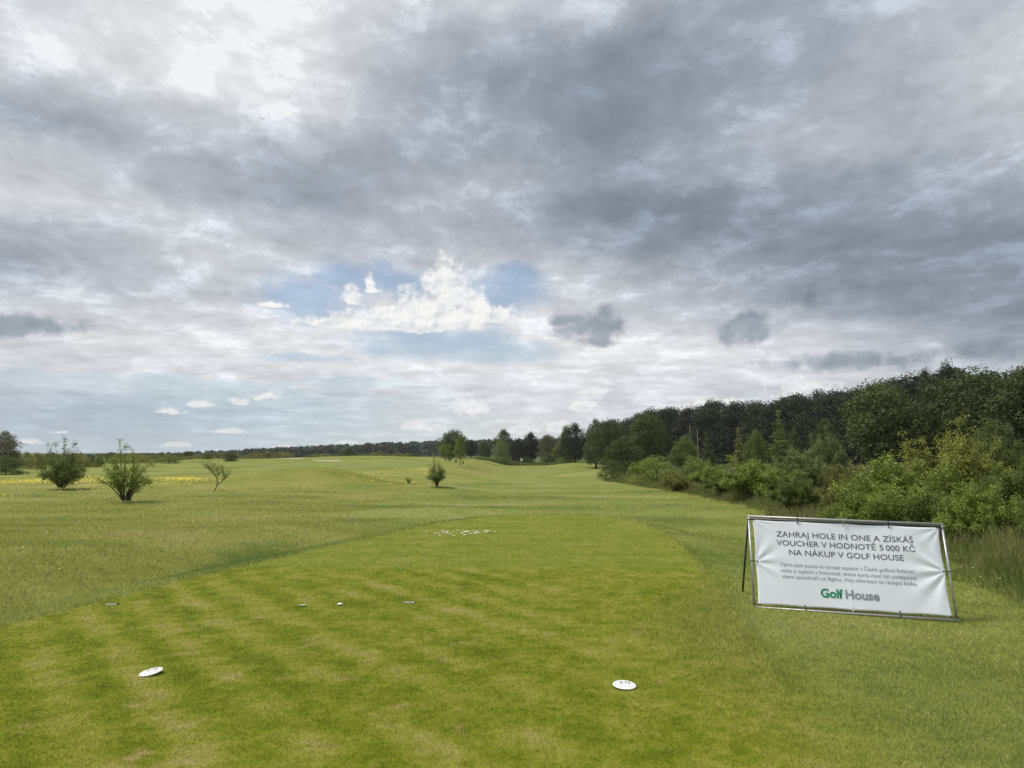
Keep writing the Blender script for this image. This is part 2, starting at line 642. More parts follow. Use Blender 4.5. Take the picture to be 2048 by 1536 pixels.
def grass_color(N):
    """colour of the turf, shared by the soil sheet and the blades"""
    pos = N.new('ShaderNodeNewGeometry').outputs['Position']
    p2 = N.vm('MULTIPLY', pos, (1, 1, 0))
    za = N.new('ShaderNodeAttribute', attribute_name='zone').outputs['Color']
    ma = N.new('ShaderNodeAttribute', attribute_name='mark').outputs['Color']
    tee, mown, wild = N.xyz(za)[:3]
    lip, sand, track = N.xyz(ma)[:3]
    x, y, z = N.xyz(pos)[:3]
    n1 = N.noise(p2, 0.9, 5, 0.62)
    n2 = N.noise(p2, 3.2, 5, 0.65)
    n3 = N.noise(p2, 0.16, 5, 0.6)
    n4 = N.noise(p2, 14.0, 3, 0.6)
    # tee
    dirn = N.m('ADD', N.m('MULTIPLY', x, math.cos(R(38))), N.m('MULTIPLY', y, math.sin(R(38))))
    dirn = N.m('ADD', dirn, N.m('MULTIPLY', N.m('SUBTRACT', n1, 0.5), 0.28))
    st1 = N.m('SINE', N.m('MULTIPLY', dirn, 2 * math.pi / 0.52))
    dir2 = N.m('ADD', y, N.m('MULTIPLY', N.m('SUBTRACT', n1, 0.5), 0.6))
    st2 = N.m('SINE', N.m('MULTIPLY', dir2, 2 * math.pi / 1.0))
    farT = N.mr(N.m('ADD', y, N.m('MULTIPLY', x, 0.02)), 10.1, 10.6)
    stripe = N.m('ADD', N.m('MULTIPLY', st1, N.m('SUBTRACT', 1.0, farT)), N.m('MULTIPLY', N.m('MULTIPLY', st2, 0.6), farT))
    stripe = N.m('MULTIPLY', N.m('MULTIPLY', stripe, N.mr(x, 2.0, -1.0, 0.30, 1.0)), N.mr(N.noise(p2, 0.45, 3, 0.6), 0.32, 0.62, 0.25, 1.25))
    n5 = N.noise(p2, 7.5, 5, 0.65)
    tone = N.m('ADD', N.m('ADD', N.m('MULTIPLY', n1, 0.55), N.m('MULTIPLY', n2, 0.65)), N.m('MULTIPLY', n5, 0.50))
    tone = N.m('ADD', tone, N.m('MULTIPLY', stripe, 0.085))
    tone = N.m('ADD', tone, N.m('MULTIPLY', farT, 0.02))
    tcol = N.ramp(N.mr(tone, 0.58, 1.16, 0, 1, 'LINEAR'),
                  [(0.0, T['tee0']), (0.35, T['tee1']), (0.62, T['tee2']), (0.85, T['tee3']), (1.0, T['tee4'])])
    tcol = N.mix(N.m('MULTIPLY', farT, 0.35), tcol, T['tee_far'])
    worn = N.mr(N.m('ADD', N.noise(p2, 2.1, 6, 0.7), N.m('MULTIPLY', n2, 0.25)), 0.71, 0.84, 0, 0.8)
    tcol = N.mix(N.m('MULTIPLY', worn, N.mr(y, 11, 7)), tcol, T['worn'])
    # mown fairway and collar
    band = N.m('SINE', N.m('MULTIPLY', N.m('ADD', y, N.m('MULTIPLY', n3, 8.0)), 2 * math.pi / 5.5))
    tf = N.m('ADD', N.m('ADD', N.m('MULTIPLY', n3, 0.9), N.m('MULTIPLY', n2, 0.5)), N.m('MULTIPLY', band, 0.075))
    tf = N.m('ADD', tf, N.m('MULTIPLY', n1, 0.35))
    mcol = N.ramp(N.mr(tf, 0.66, 1.10, 0, 1, 'LINEAR'), [(0.0, T['mow0']), (0.5, T['mow1']), (1.0, T['mow2'])])
    # rough
    pst = N.noise(N.vm('MULTIPLY', pos, (0.35, 1.0, 0)), 0.55, 6, 0.62)
    tr = N.m('ADD', N.m('MULTIPLY', n3, 0.75), N.m('ADD', N.m('MULTIPLY', pst, 0.7), N.m('MULTIPLY', n2, 0.4)))
    rcol = N.ramp(N.mr(tr, 0.68, 1.12, 0, 1, 'LINEAR'), [(0.0, T['rgh0']), (0.45, T['rgh1']), (0.75, T['rgh2']), (1.0, T['rgh3'])])
    wcol = N.ramp(N.mr(n1, 0.3, 0.7, 0, 1, 'LINEAR'), [(0.0, T['wild0']), (1.0, T['wild1'])])
    c = N.mix(mown, rcol, mcol)
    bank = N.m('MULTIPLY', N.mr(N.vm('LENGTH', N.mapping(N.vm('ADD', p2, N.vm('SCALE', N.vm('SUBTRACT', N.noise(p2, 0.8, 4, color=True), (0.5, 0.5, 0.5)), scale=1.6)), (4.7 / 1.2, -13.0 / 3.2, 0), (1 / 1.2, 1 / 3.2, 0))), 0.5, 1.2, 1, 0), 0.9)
    c = N.mix(bank, c, T['lush_shade'])  # greener grass on the left bank, the slope's shading mixed into its colour
    c = N.mix(tee, c, tcol)
    c = N.mix(wild, c, wcol)
    c = N.mix(N.m('MULTIPLY', track, 0.28), c, T['track'])
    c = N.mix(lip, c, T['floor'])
    c = N.mix(sand, c, T['sand'])
    fine = N.m('ADD', 0.70, N.m('MULTIPLY', n4, 0.60))
    return N.vm('SCALE', c, scale=fine), pos


T = dict(tee0=(.095, .128, .003), tee1=(.170, .200, .011), tee2=(.248, .258, .035), tee3=(.300, .278, .076), tee4=(.350, .285, .115), tee_far=(.195, .250, .040),
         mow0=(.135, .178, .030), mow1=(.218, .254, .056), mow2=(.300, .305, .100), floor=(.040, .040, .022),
         rgh0=(.138, .170, .028), rgh1=(.225, .242, .050), rgh2=(.275, .282, .072), rgh3=(.320, .285, .110),
         wild0=(.075, .105, .026), wild1=(.125, .145, .045), lush_shade=(.095, .150, .030), worn=(.36, .27, .12), track=(.30, .30, .13), sand=(.44, .38, .26))


def turf_materials():
    m, N = new_mat('turf')
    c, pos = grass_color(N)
    bump = N.new('ShaderNodeBump')
    bump.inputs['Strength'].default_value = 0.5
    bump.inputs['Distance'].default_value = 0.02
    N.put(bump.inputs['Height'], N.noise(pos, 40.0, 4, 0.7))
    c = N.vm('SCALE', c, scale=0.80)
    N.l.new(bsdf(N, c, 0.9, 0, 0.1, bump.outputs[0]), N.out.inputs[0])
    m2, N = new_mat('grass_blade')
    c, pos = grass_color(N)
    lv = N.new('ShaderNodeAttribute', attribute_name='lv').outputs['Fac']
    c = N.vm('SCALE', c, scale=N.mr(lv, 0, 1, 0.68, 2.0, 'LINEAR'))
    c = N.mix(N.mr(lv, 0.86, 1.0, 0, 0.55, 'LINEAR'), c, (.42, .38, .17))
    d1 = bsdf(N, c, 0.55, 0, 0.25)
    tr = N.new('ShaderNodeBsdfTranslucent')
    N.put(tr.inputs[0], c)
    ms = N.new('ShaderNodeMixShader')
    ms.inputs[0].default_value = 0.35
    N.l.new(d1, ms.inputs[1])
    N.l.new(tr.outputs[0], ms.inputs[2])
    N.l.new(ms.outputs[0], N.out.inputs[0])
    return m, m2


TURF, BLADE = turf_materials()


def build_ground():
    rs = [0.0, 0.5]
    while rs[-1] < 3000:
        rs.append(rs[-1] * 1.0125 + 0.004)
    rs = np.array(rs[1:])
    az = np.concatenate([np.arange(-46, 46, 0.22), np.arange(46, 314, 2.0)])
    az = np.radians(az)
    rr, aa = np.meshgrid(rs, az, indexing='ij')
    x, y = rr * np.sin(aa), rr * np.cos(aa)
    z = np.zeros_like(x)
    z[:] = height(x.ravel(), y.ravel()).reshape(x.shape)
    V = np.stack([x, y, z], -1).reshape(-1, 3)
    nr, na = x.shape
    i, j = np.meshgrid(np.arange(nr - 1), np.arange(na), indexing='ij')
    j2 = (j + 1) % na
    Fc = np.stack([i * na + j, i * na + j2, (i + 1) * na + j2, (i + 1) * na + j], -1).reshape(-1, 4)[:, ::-1]
    # close the middle
    V = np.concatenate([V, [[0, 0, H1(0, 0)]]])
    c = len(V) - 1
    jj = np.arange(na)
    ctr = np.stack([np.full(na, c), (jj + 1) % na, jj, jj], -1)
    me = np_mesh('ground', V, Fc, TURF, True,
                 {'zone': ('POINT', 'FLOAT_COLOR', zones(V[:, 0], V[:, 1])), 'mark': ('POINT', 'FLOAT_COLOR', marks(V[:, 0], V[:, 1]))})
    o = mesh_obj('ground', me)
    tag(o, kind='structure')


def blades(rng, x, y, hgt, wid, lean):
    """one triangle per blade"""
    n = len(x)
    z = height(x, y)
    a = rng.uniform(0, 2 * math.pi, n)
    la = rng.uniform(0, 2 * math.pi, n)
    ln = lean * rng.uniform(0.2, 1.0, n) * hgt
    dx, dy = np.cos(a) * wid / 2, np.sin(a) * wid / 2
    V = np.empty((n, 3, 3), np.float32)
    V[:, 0] = np.stack([x - dx, y - dy, z - 0.002], -1)
    V[:, 1] = np.stack([x + dx, y + dy, z - 0.002], -1)
    V[:, 2] = np.stack([x + np.cos(la) * ln, y + np.sin(la) * ln, z + hgt], -1)
    return V.reshape(-1, 3)


def build_grass():
    rng = np.random.RandomState(4)
    R0, R1 = 2.6, 60.0
    n = 1300000
    # density ~ 1/r^2 beyond 5 m, constant nearer
    u = rng.uniform(0, 1, n)
    A = 0.5 * (1 - (R0 / 5) ** 2)
    B = math.log(R1 / 5)
    s = u * (A + B)
    r = np.where(s < A, 5 * np.sqrt(np.clip(2 * s + (R0 / 5) ** 2, 0, None)), 5 * np.exp(np.clip(s - A, 0, None)))
    az = rng.uniform(R(-43), R(43), n)
    x, y = r * np.sin(az), r * np.cos(az)
    zc = zones(x, y)
    keep = (zc[:, 2] < 0.6) & (rng.uniform(0, 1, n) < sst(60, 26, r))
    x, y, r, zc = x[keep], y[keep], r[keep], zc[keep]
    n = len(x)
    sd = tee_sd(x, y)
    lip = np.exp(-((sd - 0.08) / 0.06) ** 2)
    h = 0.042 * (1 - zc[:, 1]) + 0.026 * zc[:, 1]
    h = h * (1 - zc[:, 0]) + 0.013 * zc[:, 0] + 0.03 * lip * sst(4, 8, y)
    h = h * rng.uniform(0.5, 1.35, n) * (1 + 0.006 * r)
    w = 0.0034 * np.maximum(r / 5, 0.8) ** 0.72 * rng.uniform(0.7, 1.3, n)
    V = blades(rng, x, y, h, w, 1.3)
    Fc = np.arange(3 * n).reshape(-1, 3)
    z3 = np.repeat(zc, 3, 0)
    m3 = np.zeros((3 * n, 4))
    lv = np.repeat(rng.uniform(0, 1, n) ** 1.3, 3)
    lv[2::3] = np.clip(lv[2::3] + 0.12, 0, 1)
    me = np_mesh('grass', V, Fc, BLADE, False,
                 {'zone': ('POINT', 'FLOAT_COLOR', z3), 'mark': ('POINT', 'FLOAT_COLOR', m3), 'lv': ('POINT', 'FLOAT', lv)})
    o = mesh_obj('grass', me)
    tag(o, 'short mown grass blades covering the tee and the rough around it', 'grass', kind='stuff')


build_ground()
build_grass()


# ------------------------------------------------------------------ foliage
def leaf_material(name, base, var=0.35, transl=0.3):
    m, N = new_mat(name)
    lv = N.new('ShaderNodeAttribute', attribute_name='lv').outputs['Fac']
    rnd = N.new('ShaderNodeObjectInfo').outputs['Random']
    pos = N.new('ShaderNodeNewGeometry').outputs['Position']
    nz = N.noise(pos, 0.7, 3, 0.6)
    f = N.m('ADD', N.m('MULTIPLY', lv, 0.7), N.m('MULTIPLY', nz, 0.5))
    lo = tuple(c * (1 - var) for c in base)
    hi = (base[0] * (1 + var * 1.25), base[1] * (1 + var), base[2] * (1 + var * 0.6))
    c = N.ramp(N.mr(f, 0.2, 1.0, 0, 1, 'LINEAR'), [(0, lo), (0.5, base), (1, hi)])
    c = N.vm('SCALE', c, scale=N.mr(rnd, 0, 1, 0.86, 1.14, 'LINEAR'))
    d = bsdf(N, c, 0.6, 0, 0.25)
    t = N.new('ShaderNodeBsdfTranslucent')
    N.put(t.inputs[0], N.mix(0.5, c, (base[0] * 1.6, base[1] * 1.5, base[2] * 0.8)))
    ms = N.new('ShaderNodeMixShader')
    ms.inputs[0].default_value = transl
    N.l.new(d, ms.inputs[1])
    N.l.new(t.outputs[0], ms.inputs[2])
    N.l.new(ms.outputs[0], N.out.inputs[0])
    return m


def bark_material(name, base):
    m, N = new_mat(name)
    pos = N.new('ShaderNodeTexCoord').outputs['Object']
    n = N.noise(N.vm('MULTIPLY', pos, (8, 8, 2)), 3.0, 5, 0.65)
    c = N.mix(n, tuple(c * 0.55 for c in base), tuple(c * 1.4 for c in base))
    N.l.new(bsdf(N, c, 0.9, 0, 0.15), N.out.inputs[0])
    return m


LEAF = {
    'oak': leaf_material('oak_leaf', (.072, .102, .031)),
    'wood': leaf_material('wood_leaf', (.034, .047, .024)),
    'wood_b': leaf_material('wood_leaf_brown', (.038, .041, .026)),
    'mid': leaf_material('mid_leaf', (.145, .190, .045)),
    'fresh': leaf_material('fresh_leaf', (.195, .252, .050)),
    'yellow': leaf_material('yellow_leaf', (.235, .265, .060)),
    'olive': leaf_material('olive_leaf', (.19, .20, .06)),
    'grey': leaf_material('grey_leaf', (.125, .130, .075)),
    'far': leaf_material('far_leaf', (.042, .062, .040)),
    'willow': leaf_material('willow_leaf', (.17, .215, .08)),
    'dry': leaf_material('dry_leaf', (.185, .180, .075)),
}
BARK = bark_material('bark', (.085, .070, .050))
BARK_PALE = bark_material('pale_bark', (.24, .22, .18))


def leaf_quads(rng, C, size, nrm=None, spread=0.9, aspect=0.62):
    n = len(C)
    r = rng.normal(size=(n, 3))
    if nrm is not None:
        r = nrm + spread * r
    r /= np.linalg.norm(r, axis=1, keepdims=True) + 1e-9
    a = np.cross(r, rng.normal(size=(n, 3)))
    a /= np.linalg.norm(a, axis=1, keepdims=True) + 1e-9
    b = np.cross(r, a)
    s = (size * rng.uniform(0.65, 1.3, n))[:, None]
    V = np.stack([C - a * s * 0.5, C + b * s * aspect * 0.5 + r * s * 0.08, C + a * s * 0.5, C - b * s * aspect * 0.5 + r * s * 0.08], 1).reshape(-1, 3)
    Fc = np.arange(4 * n).reshape(-1, 4)
    lv = np.repeat(rng.uniform(0, 1, n), 4)
    return V, Fc, lv


def leaf_mesh(name, parts, mat):
    V, Fc, L, o = [], [], [], 0
    for v, f, l in parts:
        V.append(v)
        Fc.append(f + o)
        L.append(l)
        o += len(v)
    return np_mesh(name, np.concatenate(V), np.concatenate(Fc), mat, False, {'lv': ('POINT', 'FLOAT', np.concatenate(L))})


def make_tree(seed, H, W, trunk, nclump, per, leaf, profile='round', rad=None, squash=0.75, trunk_r=None, limbs=24, bark=BARK):
    """crown of leaf clumps round limbs; returns a dict of unit meshes and their real size"""
    rng = np.random.RandomState(seed)
    ch = H - trunk
    rc0 = rad or W * 0.15
    cl = []
    tries = 0
    while len(cl) < nclump and tries < nclump * 60:
        tries += 1
        t = rng.uniform(0.02, 0.98)
        if profile == 'round':
            pr = math.sqrt(max(0.0, 1 - (2 * t - 0.95) ** 2)) ** 0.9
        elif profile == 'spire':
            pr = (1 - t) ** 0.75 * min(1, 0.45 + 4 * t)
        elif profile == 'egg':
            pr = math.sqrt(max(0.0, 1 - (2 * t ** 0.8 - 0.85) ** 2))
        elif profile == 'dome':
            pr = math.sqrt(max(0.0, 1 - t ** 2.2))
        else:
            pr = min(1, 1.6 * t + 0.35) * (1 - t ** 3)
        a = rng.uniform(0, 2 * math.pi)
        lob = 1 + 0.22 * math.sin(2 * a + seed) + 0.16 * math.sin(5 * a + seed * 2 + 5 * t)
        rr = max(0.0, W / 2 * pr * lob * 0.95 - rc0 * 0.6) * rng.uniform(0.25, 1.0) ** 0.45
        c = np.array([rr * math.cos(a), rr * math.sin(a), trunk + ch * t * 0.95 + ch * 0.02])
        rc = rc0 * rng.uniform(0.65, 1.35) * (1 if profile != 'spire' else (0.45 + 0.7 * (1 - t)))
        if any(np.linalg.norm(c - k[0]) < 0.55 * (rc + k[1]) * 0.8 for k in cl):
            if rng.uniform() < 0.85:
                continue
        cl.append((c, rc))
    parts = []
    for c, rc in cl:
        n = max(8, int(per * (rc / rc0) ** 2))
        d = rng.normal(size=(n, 3))
        d[:, 2] = d[:, 2] * 0.9 + 0.25
        d /= np.linalg.norm(d, axis=1, keepdims=True)
        rr = rc * (0.55 + 0.45 * rng.uniform(0, 1, n) ** 0.6) * (1 + 0.25 * np.sin(d[:, 0] * 4 + d[:, 1] * 5 + rng.uniform(0, 6)))
        P = c + d * rr[:, None] * np.array([1, 1, squash])
        parts.append(leaf_quads(rng, P, leaf, d * 1.1 + np.array([0, 0, 0.45]), 0.55))
    crown = leaf_mesh('crown', parts, LEAF['mid'])
    mb = MB()
    tr = trunk_r or H * 0.028
    top = trunk + ch * 0.62
    bend = rng.uniform(-0.04, 0.04, 2) * H
    tp = [(bend[0] * math.sin(3 * k / 6), bend[1] * math.sin(2 * k / 6), top * k / 6) for k in range(7)]
    mb.tube(tp, [tr * (1.25 if k == 0 else 1.0) * (1 - 0.8 * k / 6) for k in range(7)], 9)
    order = rng.permutation(len(cl))[:limbs]
    for k in order:
        c, rc = cl[k]
        z0 = min(max(trunk * 0.75, c[2] - 0.6 * math.hypot(c[0], c[1]) - 0.06 * H), top * 0.95)
        i = z0 / top * 6
        i0 = min(int(i), 5)
        p0 = Vector(tp[i0]).lerp(Vector(tp[i0 + 1]), i - i0)
        mid = p0.lerp(Vector(c), 0.5) + Vector((0, 0, -0.03 * H))
        mb.tube([p0, mid, Vector(c)], [tr * 0.34, tr * 0.22, tr * 0.07], 5)
    tmesh = mb.mesh('trunk', bark)
    return dict(crown=crown, trunk=tmesh, H=H, W=W)


def make_shrub(seed, H, W, nstem, ntwig, nleaf, leaf, arch=0.35, spread=1.0, shoots=0.1, base_r=0.12, lo=0.12, bark=BARK, spray=0.42, trunk_h=0.0, leaders=0):
    """stems rising from one stool, twigs along them, leaves along the twigs"""
    rng = np.random.RandomState(seed)
    mb = MB()
    parts = []
    for i in range(nstem + leaders):
        lead = i >= nstem
        a = 2 * math.pi * (i + rng.uniform(0, 0.9)) / nstem * 5.0
        inc = rng.uniform(0.03, 0.55) if lead else math.sqrt(rng.uniform(0, 1)) * 1.25 * spread
        out = math.sin(inc)
        up = math.cos(inc) + 0.12
        ex = (W / 2) * out * (1 + 0.22 * math.sin(2 * a + seed) + 0.12 * math.sin(5 * a + 2 * seed))
        ez = H * up / 1.12 * (0.93 + 0.07 * math.sin(3 * a))
        k = rng.uniform(0.70, 1.02)
        if rng.uniform() < shoots:
            k *= rng.uniform(1.12, 1.35)
        if lead:
            k = rng.uniform(1.05, 1.36)
        b = np.array([math.cos(a), math.sin(a), 0])
        p0 = b * base_r * W * rng.uniform(0, 1) + np.array([0, 0, trunk_h * rng.uniform(0.3, 1)])
        tip = b * ex * k + np.array([0, 0, max(ez * k, lo * H)])
        side = np.cross(b, [0, 0, 1]) * rng.uniform(-0.12, 0.12) * W
        L = np.linalg.norm(tip - p0)

        def P(t):
            t = np.asarray(t)[..., None]
            return p0 + (tip - p0) * t + side * t * (1 - t) * 2 + np.array([0, 0, 1]) * (arch * H * out * t * (1 - t) * 1.6)
        ts = np.linspace(0, 1, 6)
        r0 = 0.011 * H * rng.uniform(0.6, 1.2)
        mb.tube([tuple(p) for p in P(ts)], [r0 * (1 - 0.85 * t) for t in ts], 5, False)
        for j in range(10 if lead else ntwig):
            t = rng.uniform(0.6, 1.0) if lead else rng.uniform(0.22, 1.0)
            q0 = P(t)
            tan = P(min(t + 0.05, 1.05)) - P(t)
            tan /= np.linalg.norm(tan) + 1e-9
            d = tan * 0.9 + rng.normal(size=3) * 0.65 + np.array([0, 0, 0.22])
            d /= np.linalg.norm(d)
            l = spray * L * rng.uniform(0.35, 1.0) * (1.05 - 0.6 * t) * (0.35 if lead else 1)
            if j % 4 == 0:
                mb.tube([tuple(q0), tuple(q0 + d * l)], [r0 * 0.3, r0 * 0.08], 3, False)
            m = max(3, int(nleaf * rng.uniform(0.6, 1.3) * (0.7 if lead else 1)))
            s = rng.uniform(0.05, 1, m)
            C = q0 + d * (l * s)[:, None] + rng.normal(size=(m, 3)) * leaf * 0.8 - np.array([0, 0, 1]) * (s ** 2 * l * 0.12)[:, None]
            C[:, 2] = np.abs(C[:, 2] - 0.02 * H) + 0.02 * H
            parts.append(leaf_quads(rng, C, leaf, np.array([0, 0, 0.8]) + d * 0.3, 0.8))
    return dict(crown=leaf_mesh('crown', parts, LEAF['mid']), trunk=mb.mesh('stems', bark), H=H, W=W)


PL = {}
PL['oak_a'] = make_tree(1, 12, 11, 2.2, 95, 130, 0.34, 'round', 1.5)
PL['oak_b'] = make_tree(2, 12, 9.5, 2.0, 90, 130, 0.32, 'egg', 1.35)
PL['oak_c'] = make_tree(3, 12, 10, 1.2, 100, 120, 0.34, 'dome', 1.4)
PL['wood_a'] = make_tree(11, 14, 11, 1.0, 95, 90, 0.42, 'round', 1.55, limbs=10)
PL['wood_b'] = make_tree(12, 14, 11, 0.8, 95, 90, 0.42, 'dome', 1.55, limbs=10)
PL['wood_c'] = make_tree(13, 14, 10.5, 0.8, 95, 90, 0.40, 'dome', 1.45, limbs=10)
PL['young'] = make_tree(21, 5, 2.9, 1.25, 42, 46, 0.20, 'egg', 0.50, trunk_r=0.075, limbs=18)
PL['young_b'] = make_tree(22, 5, 3.6, 1.0, 46, 46, 0.20, 'round', 0.55, trunk_r=0.075, limbs=18)
PL['spire'] = make_tree(31, 9, 4.2, 0.5, 90, 60, 0.22, 'spire', 0.62, 0.55)
PL['fir'] = make_tree(32, 9, 5.0, 0.4, 100, 60, 0.20, 'spire', 0.60, 0.35)
PL['low'] = make_tree(41, 3.2, 4.6, 0.1, 80, 90, 0.13, 'dome', 0.60)
PL['low_b'] = make_tree(42, 3.0, 4.0, 0.1, 70, 90, 0.13, 'dome', 0.58)
PL['bush_a'] = make_shrub(51, 2.4, 3.2, 70, 24, 28, 0.066)
PL['bush_b'] = make_shrub(52, 2.2, 3.0, 66, 24, 28, 0.064, arch=0.5, shoots=0.15)
PL['arching'] = make_shrub(53, 2.6, 3.0, 90, 30, 26, 0.050, arch=0.15, spread=0.80, shoots=0.30, spray=0.30)
PL['bush_c'] = make_shrub(54, 2.0, 3.0, 66, 24, 28, 0.068, arch=0.55, spread=1.1, shoots=0.06)
PL['sparse'] = make_shrub(55, 1.4, 1.9, 40, 10, 14, 0.035, arch=0.2, shoots=0.3)
PL['hawthorn'] = make_shrub(61, 1.9, 2.0, 32, 16, 12, 0.058, arch=0.22, spread=1.0, shoots=0.15, base_r=0.10, lo=0.30, trunk_h=0.2, spray=0.40, leaders=4)
PL['thorn'] = make_shrub(62, 1.6, 1.8, 42, 18, 12, 0.064, arch=0.22, spread=1.05, shoots=0.16, base_r=0.08, lo=0.30, trunk_h=0.2, spray=0.42, leaders=5)
PL['vase'] = make_shrub(63, 1.6, 1.2, 28, 14, 11, 0.056, arch=0.22, spread=1.02, shoots=0.1, base_r=0.05, lo=0.2, trunk_h=0.15, leaders=2)

USED = {}


def plant(kind, name, label, cat, px, top, Y, wpx, leaf, group=None, rot=None, sink=0.03, bark=None):
    """a plant standing on the land at distance Y, as tall and wide as it looks"""
    b = PL[kind]
    loc = on_land(px, Y)
    h = max(0.25, z_of(top, Y) - loc.z) / b['H']
    w = wpx / F * Y / b['W']
    root = empty(name, loc - Vector((0, 0, sink)))
    root.scale = (w, w, h)
    root.rotation_euler = (0, 0, rot if rot is not None else random.uniform(0, 6.283))
    tag(root, label, cat, group)
    for part, key in (('crown', 'crown'), ('trunk' if 'tree' in cat else 'stem', 'trunk')):
        o = bpy.data.objects.new(part, b[key])
        link(o, root)
        o.material_slots[0].link = 'OBJECT'
        o.material_slots[0].material = LEAF[leaf] if key == 'crown' else (bark or BARK)
    return root


random.seed(7)
# lone bushes on the rough, left
def lone(kind, name, label, cat, px, base, top, wpx, leaf, rot):
    g = ground_at(px, base)
    return plant(kind, name, label, cat, px, top, g.y, wpx, leaf, rot=rot)


lone('hawthorn', 'bush', 'tall yellow-green bush with spindly shoots rising above the horizon', 'bush', 256, 1004, 893, 118, 'fresh', 1.0)
lone('thorn', 'bush', 'dark green rounded bush with thin shoots beside the yellow flowers', 'bush', 128, 979, 897, 86, 'mid', 2.0)
lone('vase', 'bush', 'small vase-shaped bush standing alone beside the fairway', 'bush', 874, 974, 916, 50, 'mid', 0.5)
lone('sparse', 'bush', 'tiny low shrub on the rough near the vase-shaped bush', 'bush', 818, 967, 950, 16, 'mid', 0.9)


def sapling():
    g = ground_at(428, 983)
    root = empty('sapling', g)
    tag(root, 'thin leaning sapling with bare forking stem on the rough', 'sapling')
    rng = np.random.RandomState(9)
    s = (z_of(920, g.y) - g.z) / 1.35
    mb = MB()
    parts = []

    def grow(p, d, l, r, depth):
        pts = [p]
        q = p.copy()
        dd = d.copy()
        for k in range(4):
            dd = (dd + Vector(rng.normal(size=3) * 0.10) + Vector((0, 0, 0.04))).normalized()
            q = q + dd * l / 4
            pts.append(q.copy())
        mb.tube([x * s for x in pts], [r * s * (1 - 0.5 * k / 4) for k in range(5)], 6)
        if depth >= 2:
            n = 26 if depth == 2 else 20
            t = rng.uniform(0.1, 1, n)
            C = np.array([(p.lerp(q, float(k))) * s for k in t]) + rng.normal(size=(n, 3)) * 0.035 * s
            parts.append(leaf_quads(rng, C, 0.042 * s))
        if depth < 3:
            for k in range(4 if depth else 3):
                ax = rng.uniform(0, 6.283)
                ax = (k + rng.uniform(-0.3, 0.3)) * 6.283 / (4 if depth else 3) + depth
                o = Vector((math.cos(ax), math.sin(ax), 0.35))
                grow(pts[2 + k % 3], (dd * 0.7 + o * 0.95).normalized(), l * rng.uniform(0.7, 1.0), r * 0.55, depth + 1)
    grow(Vector((0, 0, -0.02)), Vector((0.38, 0, 0.9)).normalized(), 0.55, 0.026, 0)
    mb.build('trunk', BARK, root)
    mesh_obj('crown', leaf_mesh('crown', parts, LEAF['olive']), root)


sapling()

# young trees by the fairway and the oak behind them
plant('oak_a', 'tree', 'broad dark oak behind the young trees beside the fairway', 'tree', 907, 861, 165, 66, 'oak')
plant('young', 'tree', 'tallest of the young trees beside the fairway, pale clear trunk', 'tree', 920, 869, 92, 27, 'mid')
plant('young_b', 'tree', 'wide young tree left of the tallest one by the fairway', 'tree', 890, 886, 102, 30, 'mid')
plant('young', 'tree', 'low dark young tree between its two taller neighbours by the fairway', 'tree', 899, 906, 97, 18, 'oak')
plant('sparse', 'bush', 'small dark bush at the foot of the tallest young tree', 'bush', 912, 915, 98, 7, 'oak')
plant('sparse', 'bush', 'small pale bush right of the tallest young tree trunk', 'bush', 926, 917, 98, 6, 'fresh')
plant('low', 'tree', 'small round dark tree standing alone on the far fairway', 'tree', 695, 894, 150, 20, 'oak')
# left edge
plant('oak_c', 'tree', 'open-crowned grey-green tree at the left edge of the rough', 'tree', 8, 862, 66, 80, 'grey')
plant('low', 'bush', 'dark spreading bush under the tree at the left edge', 'bush', 14, 911, 60, 84, 'oak')

# hedgerow along the left horizon
rng = random.Random(5)
for k in range(46):
    px = 30 + k * 19.5 + rng.uniform(-6, 6)
    if 866 < px < 935:
        continue
    Y = rng.uniform(195, 235) if px > 480 else rng.uniform(120, 165)
    if px < 210:
        Y = rng.uniform(78, 105)
    top = np.interp(px, [0, 200, 300, 420, 560, 700, 860, 940], [904, 907, 904, 906, 905, 906, 907, 905]) + rng.uniform(-3, 4)
    plant(rng.choice(['low', 'low_b', 'low']), 'bush', 'bush in the hedgerow along the far left horizon', 'bush', px, top, Y, rng.uniform(26, 44),
          rng.choice(['mid', 'oak', 'olive', 'mid']), group='bushes of the far hedgerow')

# trees round the far green
for i, (px, top, Y, w, kind, leaf, lab) in enumerate([
    (1007, 858, 235, 44, 'oak_b', 'oak', 'dark oak crown rising above the pale willow beyond the green'),
    (1002, 878, 188, 38, 'low', 'willow', 'pale grey-green willow left of the flag'),
    (942, 879, 205, 26, 'oak_b', 'wood', 'narrow dark tree at the end of the wood gap left of the willow'),
    (970, 882, 210, 28, 'oak_c', 'oak', 'low dark tree just left of the pale willow'),
    (1034, 878, 205, 42, 'oak_c', 'wood_b', 'brownish tree directly behind the flag'),
    (1062, 864, 208, 44, 'oak_b', 'wood_b', 'tallest brownish tree of the clump right of the flag'),
    (1096, 869, 204, 44, 'wood_a', 'grey', 'thin-crowned greyish tree with bare top right of the flag'),
    (1120, 884, 200, 34, 'oak_c', 'olive', 'low olive tree closing the gap before the tall dark pair'),
]):
    plant(kind, 'tree', lab, 'tree', px, top, Y, w, leaf, bark=BARK_PALE if kind == 'wood_a' else None)
